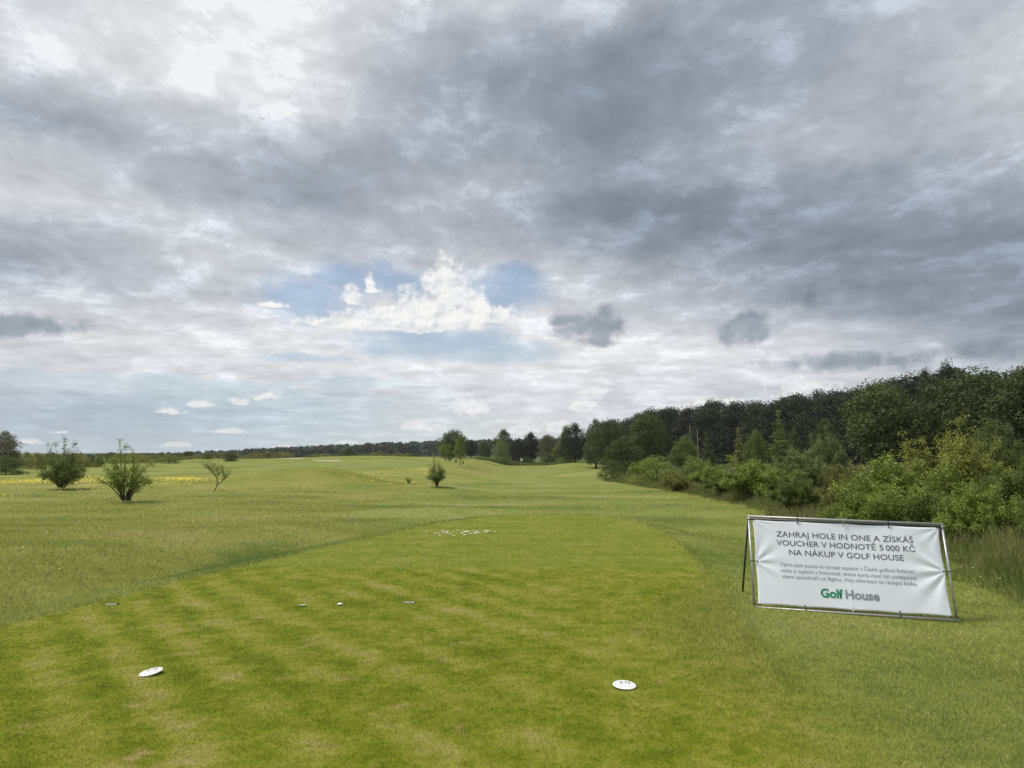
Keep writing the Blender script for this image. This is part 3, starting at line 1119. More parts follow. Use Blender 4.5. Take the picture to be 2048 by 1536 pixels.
for px, top, Y, w, leaf, lab in [(1098, 908, 192, 36, 'oak', 'low dark bush under the brownish trees near the green'),
                                 (1052, 915, 192, 44, 'wood', 'dark low bush in shade behind the white flag'),
                                 (1130, 908, 180, 30, 'mid', 'rounded green bush at the foot of the tall dark pair'),
                                 (1010, 915, 192, 40, 'olive', 'olive low bush under the pale willow')]:
    plant('low_b', 'bush', lab, 'bush', px, top, Y, w, leaf)

# the big trees between green and hedge
for px, top, Y, w, kind, leaf, lab in [
    (1150, 846, 158, 60, 'oak_b', 'wood', 'tall very dark tree at the far end of the wood by the green'),
    (1132, 851, 165, 36, 'wood_b', 'mid', 'slim lighter green tree on the left flank of the tall dark pair'),
    (1192, 838, 142, 66, 'oak_c', 'oak', 'light-topped green tree between two dark ones near the green'),
    (1218, 842, 120, 70, 'oak_a', 'oak', 'round dark green tree right of the light-topped one'),
    (1250, 872, 66, 92, 'oak_c', 'oak', 'large dark bushy tree hanging over the fairway edge'),
    (1296, 828, 92, 104, 'oak_a', 'oak', 'wide mid-green tree behind the overhanging one at the fairway edge'),
    (1370, 872, 88, 56, 'oak_b', 'mid', 'small pale-topped tree left of the dead snags'),
    (1415, 851, 96, 48, 'fir', 'oak', 'blue-green conical tree in front of the wood'),
    (1478, 850, 82, 44, 'spire', 'olive', 'narrow olive tree left of the tall pale spire'),
    (1512, 860, 80, 44, 'oak_b', 'mid', 'green leafy sapling between the olive tree and the spire'),
    (1560, 812, 84, 58, 'spire', 'mid', 'tall pale green spire-shaped tree before the wood'),
    (1590, 856, 78, 40, 'oak_c', 'oak', 'short dark tree close right of the pale spire'),
    (1652, 836, 74, 60, 'oak_b', 'oak', 'rounded dark tree between the spire and the great oak'),
    (1765, 768, 62, 190, 'oak_a', 'oak', 'great dark oak with lobed crown above the yellow shrubs'),
    (1850, 800, 66, 90, 'oak_b', 'wood', 'dark narrow oak filling the gap right of the great oak'),
    (1968, 744, 58, 230, 'oak_a', 'oak', 'huge dark oak rising at the upper right'),
    (1858, 738, 100, 66, 'oak_b', 'wood', 'left one of two round crowns topping the wood beside the huge oak'),
    (1903, 730, 104, 74, 'oak_a', 'wood', 'right one of two round crowns topping the wood beside the huge oak'),
    (2070, 728, 54, 190, 'oak_b', 'oak', 'tallest dark oak cut by the right edge'),
    (1990, 840, 44, 130, 'oak_c', 'oak', 'lower dark oak in front of the huge one at right'),
]:
    plant(kind, 'tree', lab, 'tree', px, top, Y, w, leaf)

# the wood behind: a wall of oaks
WT = [(1225, 846), (1300, 820), (1400, 808), (1500, 801), (1600, 791), (1700, 774), (1800, 764), (1850, 748), (1900, 733), (1960, 745), (2048, 738), (2150, 730), (2300, 720)]
rng = random.Random(15)
for row in range(3):
    px = 1215 + row * 13
    while px < 2260:
        Y = float(np.interp(px, [1200, 1500, 1800, 2048, 2300], [230, 175, 135, 112, 100])) + row * 14 + rng.uniform(-5, 5)
        top = float(np.interp(px, [a for a, b in WT], [b for a, b in WT])) + rng.uniform(-7, 8) + (4, 1, 0)[row]
        w = rng.uniform(11.0, 15.0) / Y * F
        plant(rng.choice(['wood_a', 'wood_b', 'wood_c']), 'tree', 'dark oak of the long wood on the rise behind the shrubs', 'tree', px, top, Y, w,
              rng.choice(['wood', 'wood', 'wood_b', 'wood']), group='oaks of the long dark wood')
        px += w * rng.uniform(0.42, 0.56)


def snags():
    for px, top, Y, lab in [(1396, 858, 86, 'straight bare dead trunk standing beside the blue-green conical tree'), (1381, 850, 90, 'thinner grey dead trunk left of the straight one')]:
        loc = on_land(px, Y)
        h = z_of(top, Y) - loc.z
        o = MB().tube([(0, 0, -0.1), (0.03, 0.02, h * 0.4), (-0.03, 0, h * 0.8), (0.02, 0.02, h)], [0.07, 0.055, 0.04, 0.02], 8) \
            .tube([(-0.02, 0, h * 0.7), (0.3, 0.1, h * 0.82)], [0.04, 0.012], 5).tube([(0, 0, h * 0.55), (-0.28, 0.1, h * 0.66)], [0.04, 0.012], 5).build('dead_tree', BARK_PALE)
        o.location = loc
        tag(o, lab, 'dead tree')


snags()

# shrubs along the right of the hole, far to near
for px, top, Y, w, kind, leaf, lab in [
    (1222, 918, 61, 54, 'low', 'oak', 'dark low skirt of leaves under the overhanging tree'),
    (1312, 911, 50, 116, 'low', 'fresh', 'yellow-green mounded shrub right of the overhanging tree'),
    (1388, 914, 47, 84, 'low_b', 'mid', 'green shrub behind the mounded yellow-green one'),
    (1352, 945, 40, 58, 'bush_c', 'olive', 'small pale shrub in the long grass below the mounded shrubs'),
    (1420, 918, 40, 96, 'bush_b', 'fresh', 'loose fresh green shrub left of the big round one'),
    (1512, 914, 32, 165, 'bush_c', 'fresh', 'big round olive-green shrub at the edge of the long grass'),
    (1445, 942, 35, 90, 'bush_c', 'mid', 'dark green shrub left in front of the big round one'),
    (1600, 888, 34, 120, 'bush_a', 'willow', 'grey-green feathery shrub behind the big round one'),
    (1655, 868, 36, 105, 'arching', 'willow', 'tall pale willowy shrub before the great oak'),
    (1586, 945, 25, 100, 'bush_b', 'mid', 'dark shrub between the big round one and the banner'),
    (1700, 916, 24, 130, 'bush_a', 'olive', 'yellowish leafy shrub with bright tips behind the banner'),
    (1790, 900, 18.2, 250, 'bush_a', 'fresh', 'largest bright green shrub directly behind the banner'),
    (1720, 955, 16.6, 170, 'bush_b', 'fresh', 'low leafy green shrub touching the top of the banner'),
    (1690, 1005, 17.2, 110, 'bush_c', 'dry', 'low dry brownish shrub left behind the banner'),
    (1905, 862, 22.5, 210, 'arching', 'yellow', 'tall ochre arching shrub with spiky shoots'),
    (1990, 870, 25, 150, 'arching', 'mid', 'green arching shrub right behind the ochre one'),
    (1850, 960, 16.0, 130, 'bush_b', 'mid', 'dark green shrub behind the right corner of the banner'),
    (1955, 950, 14.6, 170, 'bush_a', 'fresh', 'leafy green shrub right of the banner'),
    (2050, 900, 16.0, 170, 'bush_c', 'mid', 'dark leafy shrub at the right edge above the long grass'),
    (2075, 905, 20.0, 150, 'bush_a', 'oak', 'shaded shrub deep at the right edge'),
    (1600, 1000, 20.5, 100, 'sparse', 'dry', 'straggly twiggy shrub in the long grass left of the banner'),
    (1545, 1004, 22.5, 60, 'sparse', 'olive', 'small thin shrub at the left end of the long grass'),
    (2120, 960, 11.5, 180, 'bush_b', 'mid', 'shrub cut by the right edge beside the long grass'),
]:
    plant(kind, 'shrub', lab, 'shrub', px, top, Y, w, leaf)


# the wooded ridge on the horizon: one far mass of tree tops
def far_forest():
    rng = np.random.RandomState(77)
    parts = []
    for k in range(760):
        px = rng.uniform(60, 1240)
        Y = rng.uniform(560, 760)
        X = (px - 1024) / F * Y
        zb = H1(X, Y)
        topz = EYE + (905 - float(ridge_top(px)) + rng.uniform(-3.5, 1.2)) * Y / F
        zb = min(zb, topz - 9)
        r = rng.uniform(3.0, 5.0)
        n = 46
        d = rng.normal(size=(n, 3))
        d[:, 2] = np.abs(d[:, 2]) * 0.9 - 0.35
        d /= np.linalg.norm(d, axis=1, keepdims=True)
        P = np.array([X, Y, topz - r * 1.0]) + d * r * rng.uniform(0.6, 1.05, (n, 1)) * np.array([1, 1, 1.0])
        parts.append(leaf_quads(rng, P, 2.2, d, 0.5, 0.9))
        n = 14
        P = np.stack([X + rng.uniform(-r, r, n), Y + rng.uniform(-r, r, n), rng.uniform(zb - 2, topz - r, n)], -1)
        parts.append(leaf_quads(rng, P, 3.6, np.tile([0, -1.0, 0.3], (n, 1)), 0.5, 0.9))
    o = mesh_obj('distant_forest', leaf_mesh('distant_forest', parts, LEAF['far']))
    tag(o, 'blue-green wooded ridge along the far horizon on the left', 'forest', kind='stuff')


far_forest()


# long grass along the shrubs
def straw_material():
    m, N = new_mat('long_grass_blade')
    lv = N.new('ShaderNodeAttribute', attribute_name='lv').outputs['Fac']
    pos = N.new('ShaderNodeNewGeometry').outputs['Position']
    n = N.noise(pos, 0.8, 3, 0.6)
    c = N.ramp(N.m('ADD', N.m('MULTIPLY', lv, 0.75), N.m('MULTIPLY', N.m('SUBTRACT', n, 0.3), 0.6)), [(0, (.085, .125, .022)), (.40, (.145, .185, .045)), (.72, (.22, .225, .080)), (1, (.40, .36, .19))])
    d = bsdf(N, c, 0.6, 0, 0.2)
    t = N.new('ShaderNodeBsdfTranslucent')
    N.put(t.inputs[0], c)
    ms = N.new('ShaderNodeMixShader')
    ms.inputs[0].default_value = 0.35
    N.l.new(d, ms.inputs[1])
    N.l.new(t.outputs[0], ms.inputs[2])
    N.l.new(ms.outputs[0], N.out.inputs[0])
    return m


STRAW = straw_material()


def tall_blades(rng, x, y, h, w, lv0):
    n = len(x)
    z = height(x, y)
    a = rng.uniform(0, 2 * math.pi, n)
    la = rng.uniform(0, 2 * math.pi, n)
    l = h * rng.uniform(0.1, 0.65, n)
    dx, dy = np.cos(a) * w / 2, np.sin(a) * w / 2
    ox, oy = np.cos(la) * l, np.sin(la) * l
    base = np.stack([x, y, z - 0.02], -1)
    off = np.stack([dx, dy, np.zeros(n)], -1)
    mid = np.stack([x + ox * 0.3, y + oy * 0.3, z + h * 0.6], -1)
    tip = np.stack([x + ox, y + oy, z + h], -1)
    V = np.stack([base - off, base + off, mid + off * 0.8, mid - off * 0.8, tip - off * 0.25, tip + off * 0.25], 1)
    i = np.arange(n)[:, None] * 6
    Fc = np.concatenate([i + np.array([[0, 1, 2, 3]]), i + np.array([[3, 2, 5, 4]])])
    lv = np.repeat(lv0, 6).reshape(n, 6)
    lv[:, 4:] += 0.2
    return V.reshape(-1, 3), Fc, np.clip(lv.ravel(), 0, 1)


def build_long_grass():
    rng = np.random.RandomState(8)
    n = 70000
    y = np.exp(rng.uniform(math.log(5.5), math.log(75), n))
    s = rng.uniform(-0.5, 3.4, n) + 0.25 * vnoise(y, y * 0, 2.0, 2)
    x = hedge_x(y) + s
    cl = vnoise(x, y, 1.6, 21)
    h = (0.37 + 0.20 * cl) * sst(-0.6, 0.9, s) * rng.uniform(0.45, 1.25, n) + 0.06
    h = h * (1 + 0.6 * np.exp(-((x - 7.4) / 0.7) ** 2 - ((y - 9.4) / 1.3) ** 2))
    lv = np.clip(0.42 + 0.25 * cl + rng.normal(size=n) * 0.2, 0, 1)
    a = tall_blades(rng, x, y, h, 0.0065 * np.maximum(y / 9, 1) ** 0.8 * rng.uniform(0.7, 1.3, n), lv)
    # unmown strip behind the green and under the left hedgerow
    m = 16000
    x2 = rng.uniform(-10, 42, m)
    y2 = rng.uniform(186, 198, m)
    b = tall_blades(rng, x2, y2, rng.uniform(0.3, 0.9, m), np.full(m, 0.09), np.clip(rng.normal(size=m) * 0.2 + 0.35, 0, 1))
    m = 16000
    x3 = rng.uniform(-95, -12, m)
    y3 = np.interp(x3, [-95, -70, -50, -12], [90, 112, 190, 190]) + rng.uniform(-4, 6, m)
    c = tall_blades(rng, x3, y3, rng.uniform(0.25, 0.7, m), np.full(m, 0.09), np.clip(rng.normal(size=m) * 0.2 + 0.5, 0, 1))
    # thin weeds scattered through the mown ground round the banner
    me = leaf_mesh('tall_grass', [a, b, c], STRAW)
    o = mesh_obj('tall_grass', me)
    tag(o, 'long straw-coloured grass in front of the shrubs on the right', 'grass', kind='stuff')


build_long_grass()


def flowers():
    rng = np.random.RandomState(31)

    def petals(mat, name, label, spots, size, zmax):
        P = []
        for px, py, sx, sy, n in spots:
            g = ground_at(px, py)
            e = ground_at(px, py - sy)
            sy_m = min(abs(e.y - g.y), 14)
            X = g.x + rng.normal(size=n) * sx / F * g.y
            Y = np.abs(g.y + rng.normal(size=n) * sy_m)
            P.append(np.stack([X, Y, height(X, Y) + rng.uniform(0.03, zmax, n)], -1))
        P = np.concatenate(P)
        me = leaf_mesh(name, [leaf_quads(rng, P, size, np.tile([0, -0.5, 1.0], (len(P), 1)), 0.35, 0.95)], mat)
        o = mesh_obj(name, me)
        tag(o, label, 'flowers', kind='stuff')
    for name, colr in (('yellow_petal', (.80, .60, .02)), ('white_petal', (.72, .72, .66))):
        m, N = new_mat(name)
        N.l.new(bsdf(N, colr, 0.6), N.out.inputs[0])
    petals(bpy.data.materials['yellow_petal'], 'yellow_flowers', 'yellow wildflowers in bands across the rough on the left',
           [(80, 963, 40, 3.0, 800), (30, 966, 40, 5, 250), (170, 963, 22, 4, 420), (205, 968, 14, 3, 90), (370, 960, 26, 1.2, 420), (330, 967, 40, 4, 150), (770, 946, 36, 2, 260), (845, 941, 12, 1.2, 160), (860, 949, 12, 1, 130), (740, 957, 50, 5, 160), (260, 961, 40, 2, 200)], 0.052, 0.16)
    petals(bpy.data.materials['white_petal'], 'white_flowers', 'tiny white clover flowers dotted over the rough on the left',
           [(330, 975, 90, 8, 160), (100, 985, 90, 12, 120), (560, 985, 120, 12, 140), (280, 1050, 180, 30, 110), (700, 980, 120, 10, 110), (1940, 1150, 40, 12, 7), (1300, 1020, 60, 6, 12)], 0.022, 0.05)


flowers()


# ------------------------------------------------------------------ small things
def steel(name, base, rough, var=0.25):
    m, N = new_mat(name)
    pos = N.new('ShaderNodeTexCoord').outputs['Object']
    n = N.noise(pos, 30.0, 4, 0.6)
    c = N.mix(n, tuple(c * (1 - var) for c in base), tuple(min(1, c * (1 + var)) for c in base))
    N.l.new(bsdf(N, c, rough, 0.75, 0.5), N.out.inputs[0])
    return m


def plain(name, base, rough=0.5, var=0.08, scale=12.0):
    m, N = new_mat(name)
    pos = N.new('ShaderNodeTexCoord').outputs['Object']
    n = N.noise(pos, scale, 4, 0.6)
    c = N.mix(n, tuple(c * (1 - var) for c in base), tuple(min(1, c * (1 + var)) for c in base))
    N.l.new(bsdf(N, c, rough, 0, 0.4), N.out.inputs[0])
    return m


ZINC = steel('galvanised_steel', (.42, .43, .44), 0.48)
DARKSTEEL = steel('dull_steel', (.10, .10, .10), 0.6)
VINYL = plain('banner_vinyl', (.78, .81, .87), 0.42, 0.02, 4.0)
RUBBER = plain('black_rubber', (.018, .018, .02), 0.6)
INK = plain('grey_ink', lin(98, 98, 112), 0.5, 0.02)
INK_SOFT = plain('soft_grey_ink', lin(140, 141, 152), 0.5, 0.02)
GREEN_INK = plain('green_ink', lin(18, 138, 95), 0.5, 0.02)
SILVER_INK = plain('silver_ink', lin(142, 147, 157), 0.5, 0.02)

SW, SH = 2.0, 0.9993
S_YAW, S_TILT, S_ROLL = -0.189, 0.2619, -0.0267
S_BASE = Vector((2.5942, 7.8204, -0.0154))


def banner():
    root = empty('banner_stand', S_BASE)
    tag(root, 'white printed banner tied in a tubular metal A-frame on the grass', 'banner')
    r = Vector((math.cos(S_YAW) * math.cos(S_ROLL), math.sin(S_YAW) * math.cos(S_ROLL), math.sin(S_ROLL)))
    n = Vector((-math.sin(S_YAW), math.cos(S_YAW), 0))
    u = n * math.sin(S_TILT) + Vector((0, 0, math.cos(S_TILT)))
    front = r.cross(u).normalized()
    if front.y > 0:
        front = -front

    def P(a, b, c=0.0):        # along, up, out towards the viewer
        return r * a + u * b + front * c
    t = 0.0120
    MB().tube([P(t, 0), P(t, SH - t), ], t).tube([P(SW - t, 0), P(SW - t, SH - t)], t).tube([P(0, SH - t), P(SW, SH - t)], t) \
        .tube([P(0, t), P(SW, t)], t).build('frame', ZINC, root)
    # rear frame, hinged at the top and spread back
    for k, a in enumerate((0.012, SW - 0.012)):
        top = P(a, SH - 0.03, -0.03)
        foot_xy = S_BASE + P(a, 0) + n * (0.86 if k == 0 else 0.84) + r * (-0.02 if k == 0 else 0.0)
        foot = Vector((foot_xy.x, foot_xy.y, H1(foot_xy.x, foot_xy.y) - 0.02)) - S_BASE
        MB().tube([top, foot], 0.0125).build('rear_leg', DARKSTEEL, root)
    MB().tube([P(0.012, SH - 0.035, -0.032), P(SW - 0.012, SH - 0.035, -0.032)], 0.0115).build('rear_rail', DARKSTEEL, root)
    # sheet
    x0, x1, y0, y1 = 0.050, SW - 0.050, 0.045, SH - 0.048
    ties = [(x0, (y0 + y1) / 2 - 0.0), (x1, (y0 + y1) / 2), (x0, y1), (x1, y1), (x0, y0), (x1, y0), ((x0 + x1) / 2, y1), ((x0 + x1) / 2, y0), (x0 + (x1 - x0) * .25, y1), (x0 + (x1 - x0) * .74, y1), (x0 + (x1 - x0) * .25, y0), (x0 + (x1 - x0) * .74, y0)]

    def edge(a, b):
        """pull the hem in between the ties"""
        fu, fv = (a - x0) / (x1 - x0), (b - y0) / (y1 - y0)
        sag_x = 0.010 * abs(math.sin(math.pi * 2 * fv))
        sag_y = 0.008 * abs(math.sin(math.pi * 4 * fu))
        return a + sag_x * (1 - fu) ** 6 - sag_x * fu ** 6, b + sag_y * (1 - fv) ** 6 - sag_y * fv ** 6

    def relief(a, b):
        w = 0.006 * math.sin(3.1 * a + 1.5 * b) + 0.003 * math.sin(7 * a - 4 * b)
        for i, (tx, ty) in enumerate(ties[:4]):
            dx, dy = a - tx, b - ty
            d = math.hypot(dx, dy)
            ang = math.atan2(dy, dx)
            amp = (0.0055, 0.0075, 0.003, 0.0035)[i]
            reach = (0.22, 0.34, 0.16, 0.2)[i]
            w += amp * math.sin(ang * (9, 10, 12, 11)[i] + i) * math.exp(-((d - 0.06) / reach) ** 2) * min(1, d / 0.05)
        # faint centre crease of the folded sheet
        w += 0.0022 * math.exp(-((a - 1.0) / 0.012) ** 2)
        return w
    nx, ny = 120, 60
    V, Fc = [], []
    for j in range(ny + 1):
        for i in range(nx + 1):
            a, b = edge(x0 + (x1 - x0) * i / nx, y0 + (y1 - y0) * j / ny)
            V.append(P(a, b, relief(a, b)))
    for j in range(ny):
        for i in range(nx):
            k = j * (nx + 1) + i
            Fc.append((k, k + 1, k + nx + 2, k + nx + 1))
    me = np_mesh('sheet', [tuple(v) for v in V], Fc, VINYL, True)
    sheet = mesh_obj('sheet', me, root)
    so = sheet.modifiers.new('thick', 'SOLIDIFY')
    so.thickness = 0.0012

    # ties
    for tx, ty in ties:
        if abs(tx - x0) < 1e-6 and abs(ty - y0) > 1e-6 and abs(ty - y1) > 1e-6:
            e = (t, ty)
        elif abs(tx - x1) < 1e-6 and abs(ty - y0) > 1e-6 and abs(ty - y1) > 1e-6:
            e = (SW - t, ty)
        elif abs(tx - x0) < 1e-6:
            e = (t, ty)
        elif abs(tx - x1) < 1e-6:
            e = (SW - t, ty)
        elif ty > SH / 2:
            e = (tx, SH - t)
        else:
            e = (tx, t)
        mid = abs(tx - (x0 + x1) / 2) < 1e-6
        sx = 0.022 if tx < SW / 2 else -0.022
        inner = (tx + (sx if e[0] != tx else 0), ty + ((-0.02 if ty > SH / 2 else 0.02) if e[0] == tx else 0))
        dirx, diry = e[0] - inner[0], e[1] - inner[1]
        L = math.hypot(dirx, diry)
        outp = (e[0] + dirx / L * 0.02, e[1] + diry / L * 0.02)
        MB().tube([P(inner[0], inner[1], 0.006), P(e[0], e[1], t + 0.003), P(outp[0], outp[1], 0.004), P(e[0], e[1], -t - 0.003)], 0.0042, 6) \
            .tube([P(inner[0], inner[1], 0.002), P(inner[0], inner[1], 0.009)], 0.007, 8).build('tie', ZINC if mid else RUBBER, root)

    # lettering
    def text(body, u0, u1, vc, cap, mat, bold=0.0, label=None):
        cu = bpy.data.curves.new('lettering', 'FONT')
        cu.body = body
        cu.size = 1.0
        cu.offset = bold
        cu.resolution_u = 3
        tmp = bpy.data.objects.new('tmp', cu)
        COL.objects.link(tmp)
        dg = bpy.context.evaluated_depsgraph_get()
        me = bpy.data.meshes.new_from_object(tmp.evaluated_get(dg))
        bpy.data.objects.remove(tmp)
        bm = bmesh.new()
        bm.from_mesh(me)
        xs_ = [v.co.x for v in bm.verts]
        lo, hi = min(xs_), max(xs_)
        sc = cap / 0.73
        for v in bm.verts:
            a = x0 + (x1 - x0) * (u0 + (u1 - u0) * (v.co.x - lo) / (hi - lo))
            b = y0 + (y1 - y0) * (1 - vc) + (v.co.y - 0.365) * sc
            v.co = P(a, b, relief(a, b) + 0.0022)
        bm.to_mesh(me)
        bm.free()
        me.materials.clear()
        me.materials.append(mat)
        o = mesh_obj('lettering', me, sheet)
        if label:
            o['label'] = label
        return o
    hh = y1 - y0
    text('ZAHRAJ HOLE IN ONE A Z\u00cdSK\u00c1\u0160', .127, .858, .158, 0.068 * hh, INK, 0.006, 'first grey headline row in capitals')
    text('VOUCHER V HODNOT\u011a 5\u2009000 K\u010c', .125, .862, .263, 0.068 * hh, INK, 0.006, 'second grey headline row in capitals')
    text('NA N\u00c1KUP V GOLF HOUSE', .190, .797, .372, 0.068 * hh, INK, 0.006, 'third grey headline row in capitals')
    text('V\u00fdhra plat\u00ed pouze na turnaje zapsan\u00e9 v \u010cesk\u00e9 golfov\u00e9 federaci,', .137, .846, .520, .045 * hh, INK_SOFT, 0, 'first small grey row')
    text('nelze ji vyplatit v hotovosti, sk\u00f3re karta mus\u00ed b\u00fdt podepsan\u00e1', .138, .848, .590, .045 * hh, INK_SOFT, 0, 'second small grey row')
    text('v\u0161emi spoluhr\u00e1\u010di ve flightu. V\u00edce informac\u00ed na recepci klubu.', .139, .850, .658, .045 * hh, INK_SOFT, 0, 'third small grey row')
    text('Golf', .340, .458, .822, .102 * hh, GREEN_INK, 0.035, 'bold green word of the logo')
    text('House', .470, .646, .822, .102 * hh, SILVER_INK, 0.036, 'bold silver word of the logo')


banner()

WHITE = plain('white_plastic', (.82, .82, .80), 0.35, 0.03)
BLACKINK = plain('black_print', (.02, .02, .022), 0.5)
STONE = plain('pale_stone', (.42, .42, .30), 0.8, 0.2)
DARK_FILL = plain('dark_fill', (.035, .035, .012), 0.95, 0.3)


def tee_marker(px, py, tilt_x, tilt_y, rz, label):
    g = ground_at(px, py)
    root = empty('tee_marker', g + Vector((0, 0, 0.010)))
    root.rotation_euler = (tilt_x, tilt_y, rz)
    tag(root, label, 'tee marker', 'pair of tee markers')
    rad = 0.083
    prof = [(rad * 0.72, 0.0), (rad * 0.95, 0.001), (rad, 0.004), (rad * 0.985, 0.007), (rad * 0.93, 0.010), (rad * 0.6, 0.013), (rad * 0.2, 0.0145), (0.001, 0.0147)]
    MB().lathe(prof, 40).build('disc', WHITE, root)
    MB().tube([(0, 0, 0.004), (0, 0, -0.09)], [0.009, 0.004], 8).build('peg', WHITE, root)

    def lift(p):
        rr = math.hypot(p[0], p[1]) / rad
        zz = float(np.interp(rr, [0, .2, .6, .93, .985, 1], [.0147, .0145, .013, .010, .007, .004]))
        return (p[0], p[1], zz + 0.0002 + p[2])
    k = rad
    mb = MB()
    for poly in [[(-.46, .52), (-.08, .44), (-.05, .24), (-.38, .34)], [(.02, .50), (.18, .58), (.26, .42), (.20, .28), (.10, .38)],
                 [(-.40, .16), (-.30, .18), (-.22, .02), (-.10, -.04), (-.16, -.14), (-.36, .0)], [(-.02, .14), (.22, .12), (.24, .0), (.02, .02)],
                 [(.34, .52), (.52, .56), (.48, .34), (.30, .36)], [(.32, .14), (.44, .24), (.56, -.06), (.34, -.02)]]:
        # small triangles keep the print on the curved top
        mb.poly_prism([(a * k, b * k) for a, b in poly], 0.0, 0.0008, lift)
    mb.build('emblem', BLACKINK, root, smooth=False)
    mb = MB()
    for i in range(11):
        a = -.66 + 1.32 * i / 10
        yb = -.42 - .16 * math.cos(a * 1.3) + .10
        w = .042
        for (dx0, dx1, dy0, dy1) in [(-w, -w * .35, -.06, .06), (-w * .35, w, .03, .06)] if i % 2 else [(-w, w, -.06, -.03), (w * .3, w, -.03, .06)]:
            mb.poly_prism([((a + dx0) * k, (yb + dy0) * k), ((a + dx1) * k, (yb + dy0) * k), ((a + dx1) * k, (yb + dy1) * k), ((a + dx0) * k, (yb + dy1) * k)], 0.0, 0.0008, lift)
    mb.build('lettering', BLACKINK, root, smooth=False)


tee_marker(302, 1348, R(2), R(-9), R(12), 'white disc tee marker tilted sideways, on the left of the tee')
tee_marker(1249, 1378, R(3), R(2), R(-3), 'white disc tee marker lying nearly level, nearest the banner')


def plate(px, py, label, w, d):
    g = ground_at(px, py)
    root = empty('distance_plate', g)
    tag(root, label, 'plate')
    root.rotation_euler = (0, 0, R(3))
    mb = MB()
    mb.poly_prism([(-w / 2, -d / 2), (w / 2, -d / 2), (w / 2 + .004, 0), (w / 2, d / 2), (-w / 2, d / 2), (-w / 2 - .004, 0)], -0.03, 0.013)
    mb.build('stone', STONE, root, smooth=False)
    mb = MB()
    mb.poly_prism([(-w / 2 + .01, d / 2 + .001), (w / 2 + .01, d / 2 + .001), (w / 2 + .012, d / 2 + .03), (0, d / 2 + .04), (-w / 2 + .01, d / 2 + .025)], -0.02, 0.011)
    mb.build('recess', DARK_FILL, root, smooth=False)  # solid near-black piece along the back of the stone


plate(818, 1208, 'pale stone plate set in the turf, beside the white peg', 0.115, 0.035)
plate(222, 1212, 'mossy stone plate half sunk at the left edge of the tee', 0.11, 0.03)

g = ground_at(680, 1212)
o = MB().lathe([(0.008, -0.03), (0.010, 0.008), (0.026, 0.010), (0.030, 0.015), (0.024, 0.021), (0.002, 0.023)], 20).build('peg_head', WHITE)
o.location = g
tag(o, 'small white round peg head left of the pale stone plate', 'peg')
g = ground_at(606, 1213)
mb = MB()
mb.poly_prism([(-.045, -.012), (-.01, -.026), (.012, -.012), (.042, -.004), (.034, .018), (-.006, .022), (-.03, .006)], 0.006, 0.013, lambda p: (p[0], p[1], p[2] + 0.14 * abs(p[0])))
o = mb.build('broken_tee', STONE, None, smooth=False)
o.location = g
tag(o, 'pale torn scrap lying on the tee left of the white peg', 'scrap')


# sand brushed into the worn turf at the far end of the tee
def divot_sand():
    rng = np.random.RandomState(3)
    V, Fc = [], []
    for k in range(46):
        if k < 30:
            px = rng.normal(915, 34)
        else:
            px = rng.uniform(850, 1010)
        py = 1066.5 - (px - 900) * 0.035 + rng.normal(0, 2.6)
        g = ground_at(px, py)
        n = 9
        L, Wd = rng.uniform(0.012, 0.05), rng.uniform(0.012, 0.032)
        if rng.uniform() < 0.2:
            L *= 1.6
        b = len(V)
        V.append((g.x, g.y, g.z + 0.017))
        for i in range(n):
            a = 2 * math.pi * i / n
            q = rng.uniform(0.6, 1.2)
            X, Y = g.x + L * q * math.cos(a), g.y + Wd * q * math.sin(a)
            V.append((X, Y, H1(X, Y) + 0.009))
        for i in range(n):
            Fc.append((b, b + 1 + i, b + 1 + (i + 1) % n))
    m = plain('white_sand', (.62, .60, .48), 0.95, 0.12, 60)
    me = np_mesh('sand', V, Fc, m, False)
    o = mesh_obj('sand', me)
    tag(o, 'white sand scattered in worn turf at the far end of the tee', 'sand', kind='stuff')


divot_sand()


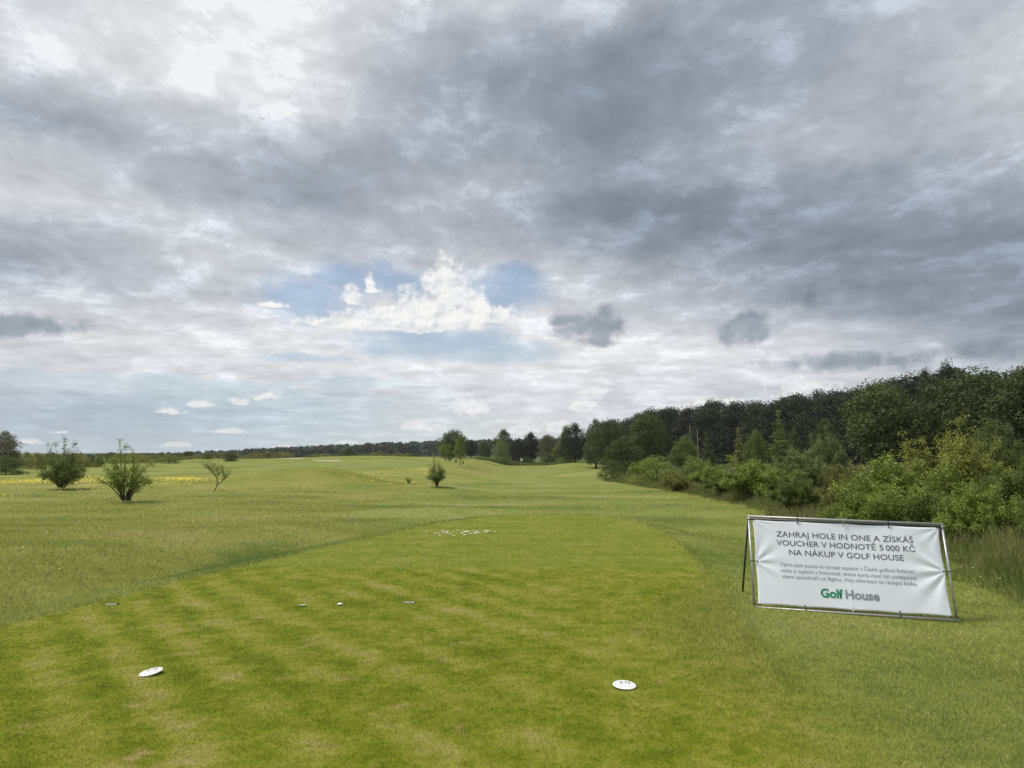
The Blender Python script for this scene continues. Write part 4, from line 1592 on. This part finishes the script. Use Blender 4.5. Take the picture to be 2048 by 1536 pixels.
# flag on the far green
def flagstick():
    Y = 168.0
    loc = on_land(1041.5, Y)
    root = empty('flagstick', loc)
    tag(root, 'thin pole with a white flag on the far green', 'flag')
    ztop = z_of(916.5, Y) - loc.z
    MB().tube([(0, 0, -0.05), (0, 0, ztop)], 0.022, 8).build('pole', plain('pole_paint', (.75, .70, .35), 0.4), root)
    V, Fc = [], []
    nx, nz = 10, 6
    for j in range(nz + 1):
        for i in range(nx + 1):
            fx, fz = i / nx, j / nz
            V.append((0.03 + 0.46 * fx, 0.07 * math.sin(6 * fx + fz) * fx, ztop - 0.02 - 0.50 * fz - 0.16 * fx * (1 - fz) - 0.05 * fx))
    for j in range(nz):
        for i in range(nx):
            k = j * (nx + 1) + i
            Fc.append((k, k + 1, k + nx + 2, k + nx + 1))
    f = mesh_obj('flag', np_mesh('flag', V, Fc, WHITE, True), root)
    f.modifiers.new('thick', 'SOLIDIFY').thickness = 0.004


flagstick()


# birds
def bird(px, py, dist, label, rz, flap):
    d = ray(px, py)
    d = d / np.linalg.norm(d) * dist
    mb = MB()
    mb.tube([(0, -.16, 0), (0, -.12, .005), (0, -.05, 0), (0, .06, -.005), (0, .14, 0), (0, .22, .005)], [.006, .022, .042, .038, .018, .022], 8)
    for s in (-1, 1):
        mb.tube([(0, -.02, .01), (s * .16, -.05, .01 + flap), (s * .30, .02, .01 + flap * 0.7), (s * .42, .08, .01 + flap * 0.2)], [.035, .030, .020, .004], 6)
    o = mb.build('bird', plain('feathers', (.06, .06, .065), 0.8))
    o.location = Vector(d) + Vector((0, 0, EYE))
    o.rotation_euler = (0, 0, rz)
    o.scale = (0.42, 0.42, 0.42)
    tag(o, label, 'bird')


bird(521.5, 237, 78, 'grey bird with spread wings, the wider one in the sky', R(20), 0.10)
bird(527, 238, 78, 'grey bird with half-folded wings following the wider one', R(75), 0.16)


# ------------------------------------------------------------------ air
def haze(density):
    m, N = new_mat('haze_air')
    v = N.new('ShaderNodeVolumePrincipled')
    v.inputs['Color'].default_value = (.92, .95, 1.0, 1)
    v.inputs['Density'].default_value = density
    N.l.new(v.outputs[0], N.out.inputs['Volume'])
    zlo, zhi, r = -18.0, 45.0, 3200.0
    o = MB().poly_prism([(-r, -r), (r, -r), (r, r), (-r, r)], zlo, zhi).build('haze', m, None, smooth=False)
    tag(o, 'thin summer haze over the whole course', 'haze', kind='stuff')


HAZE = 0.00011
if HAZE:
    haze(HAZE)
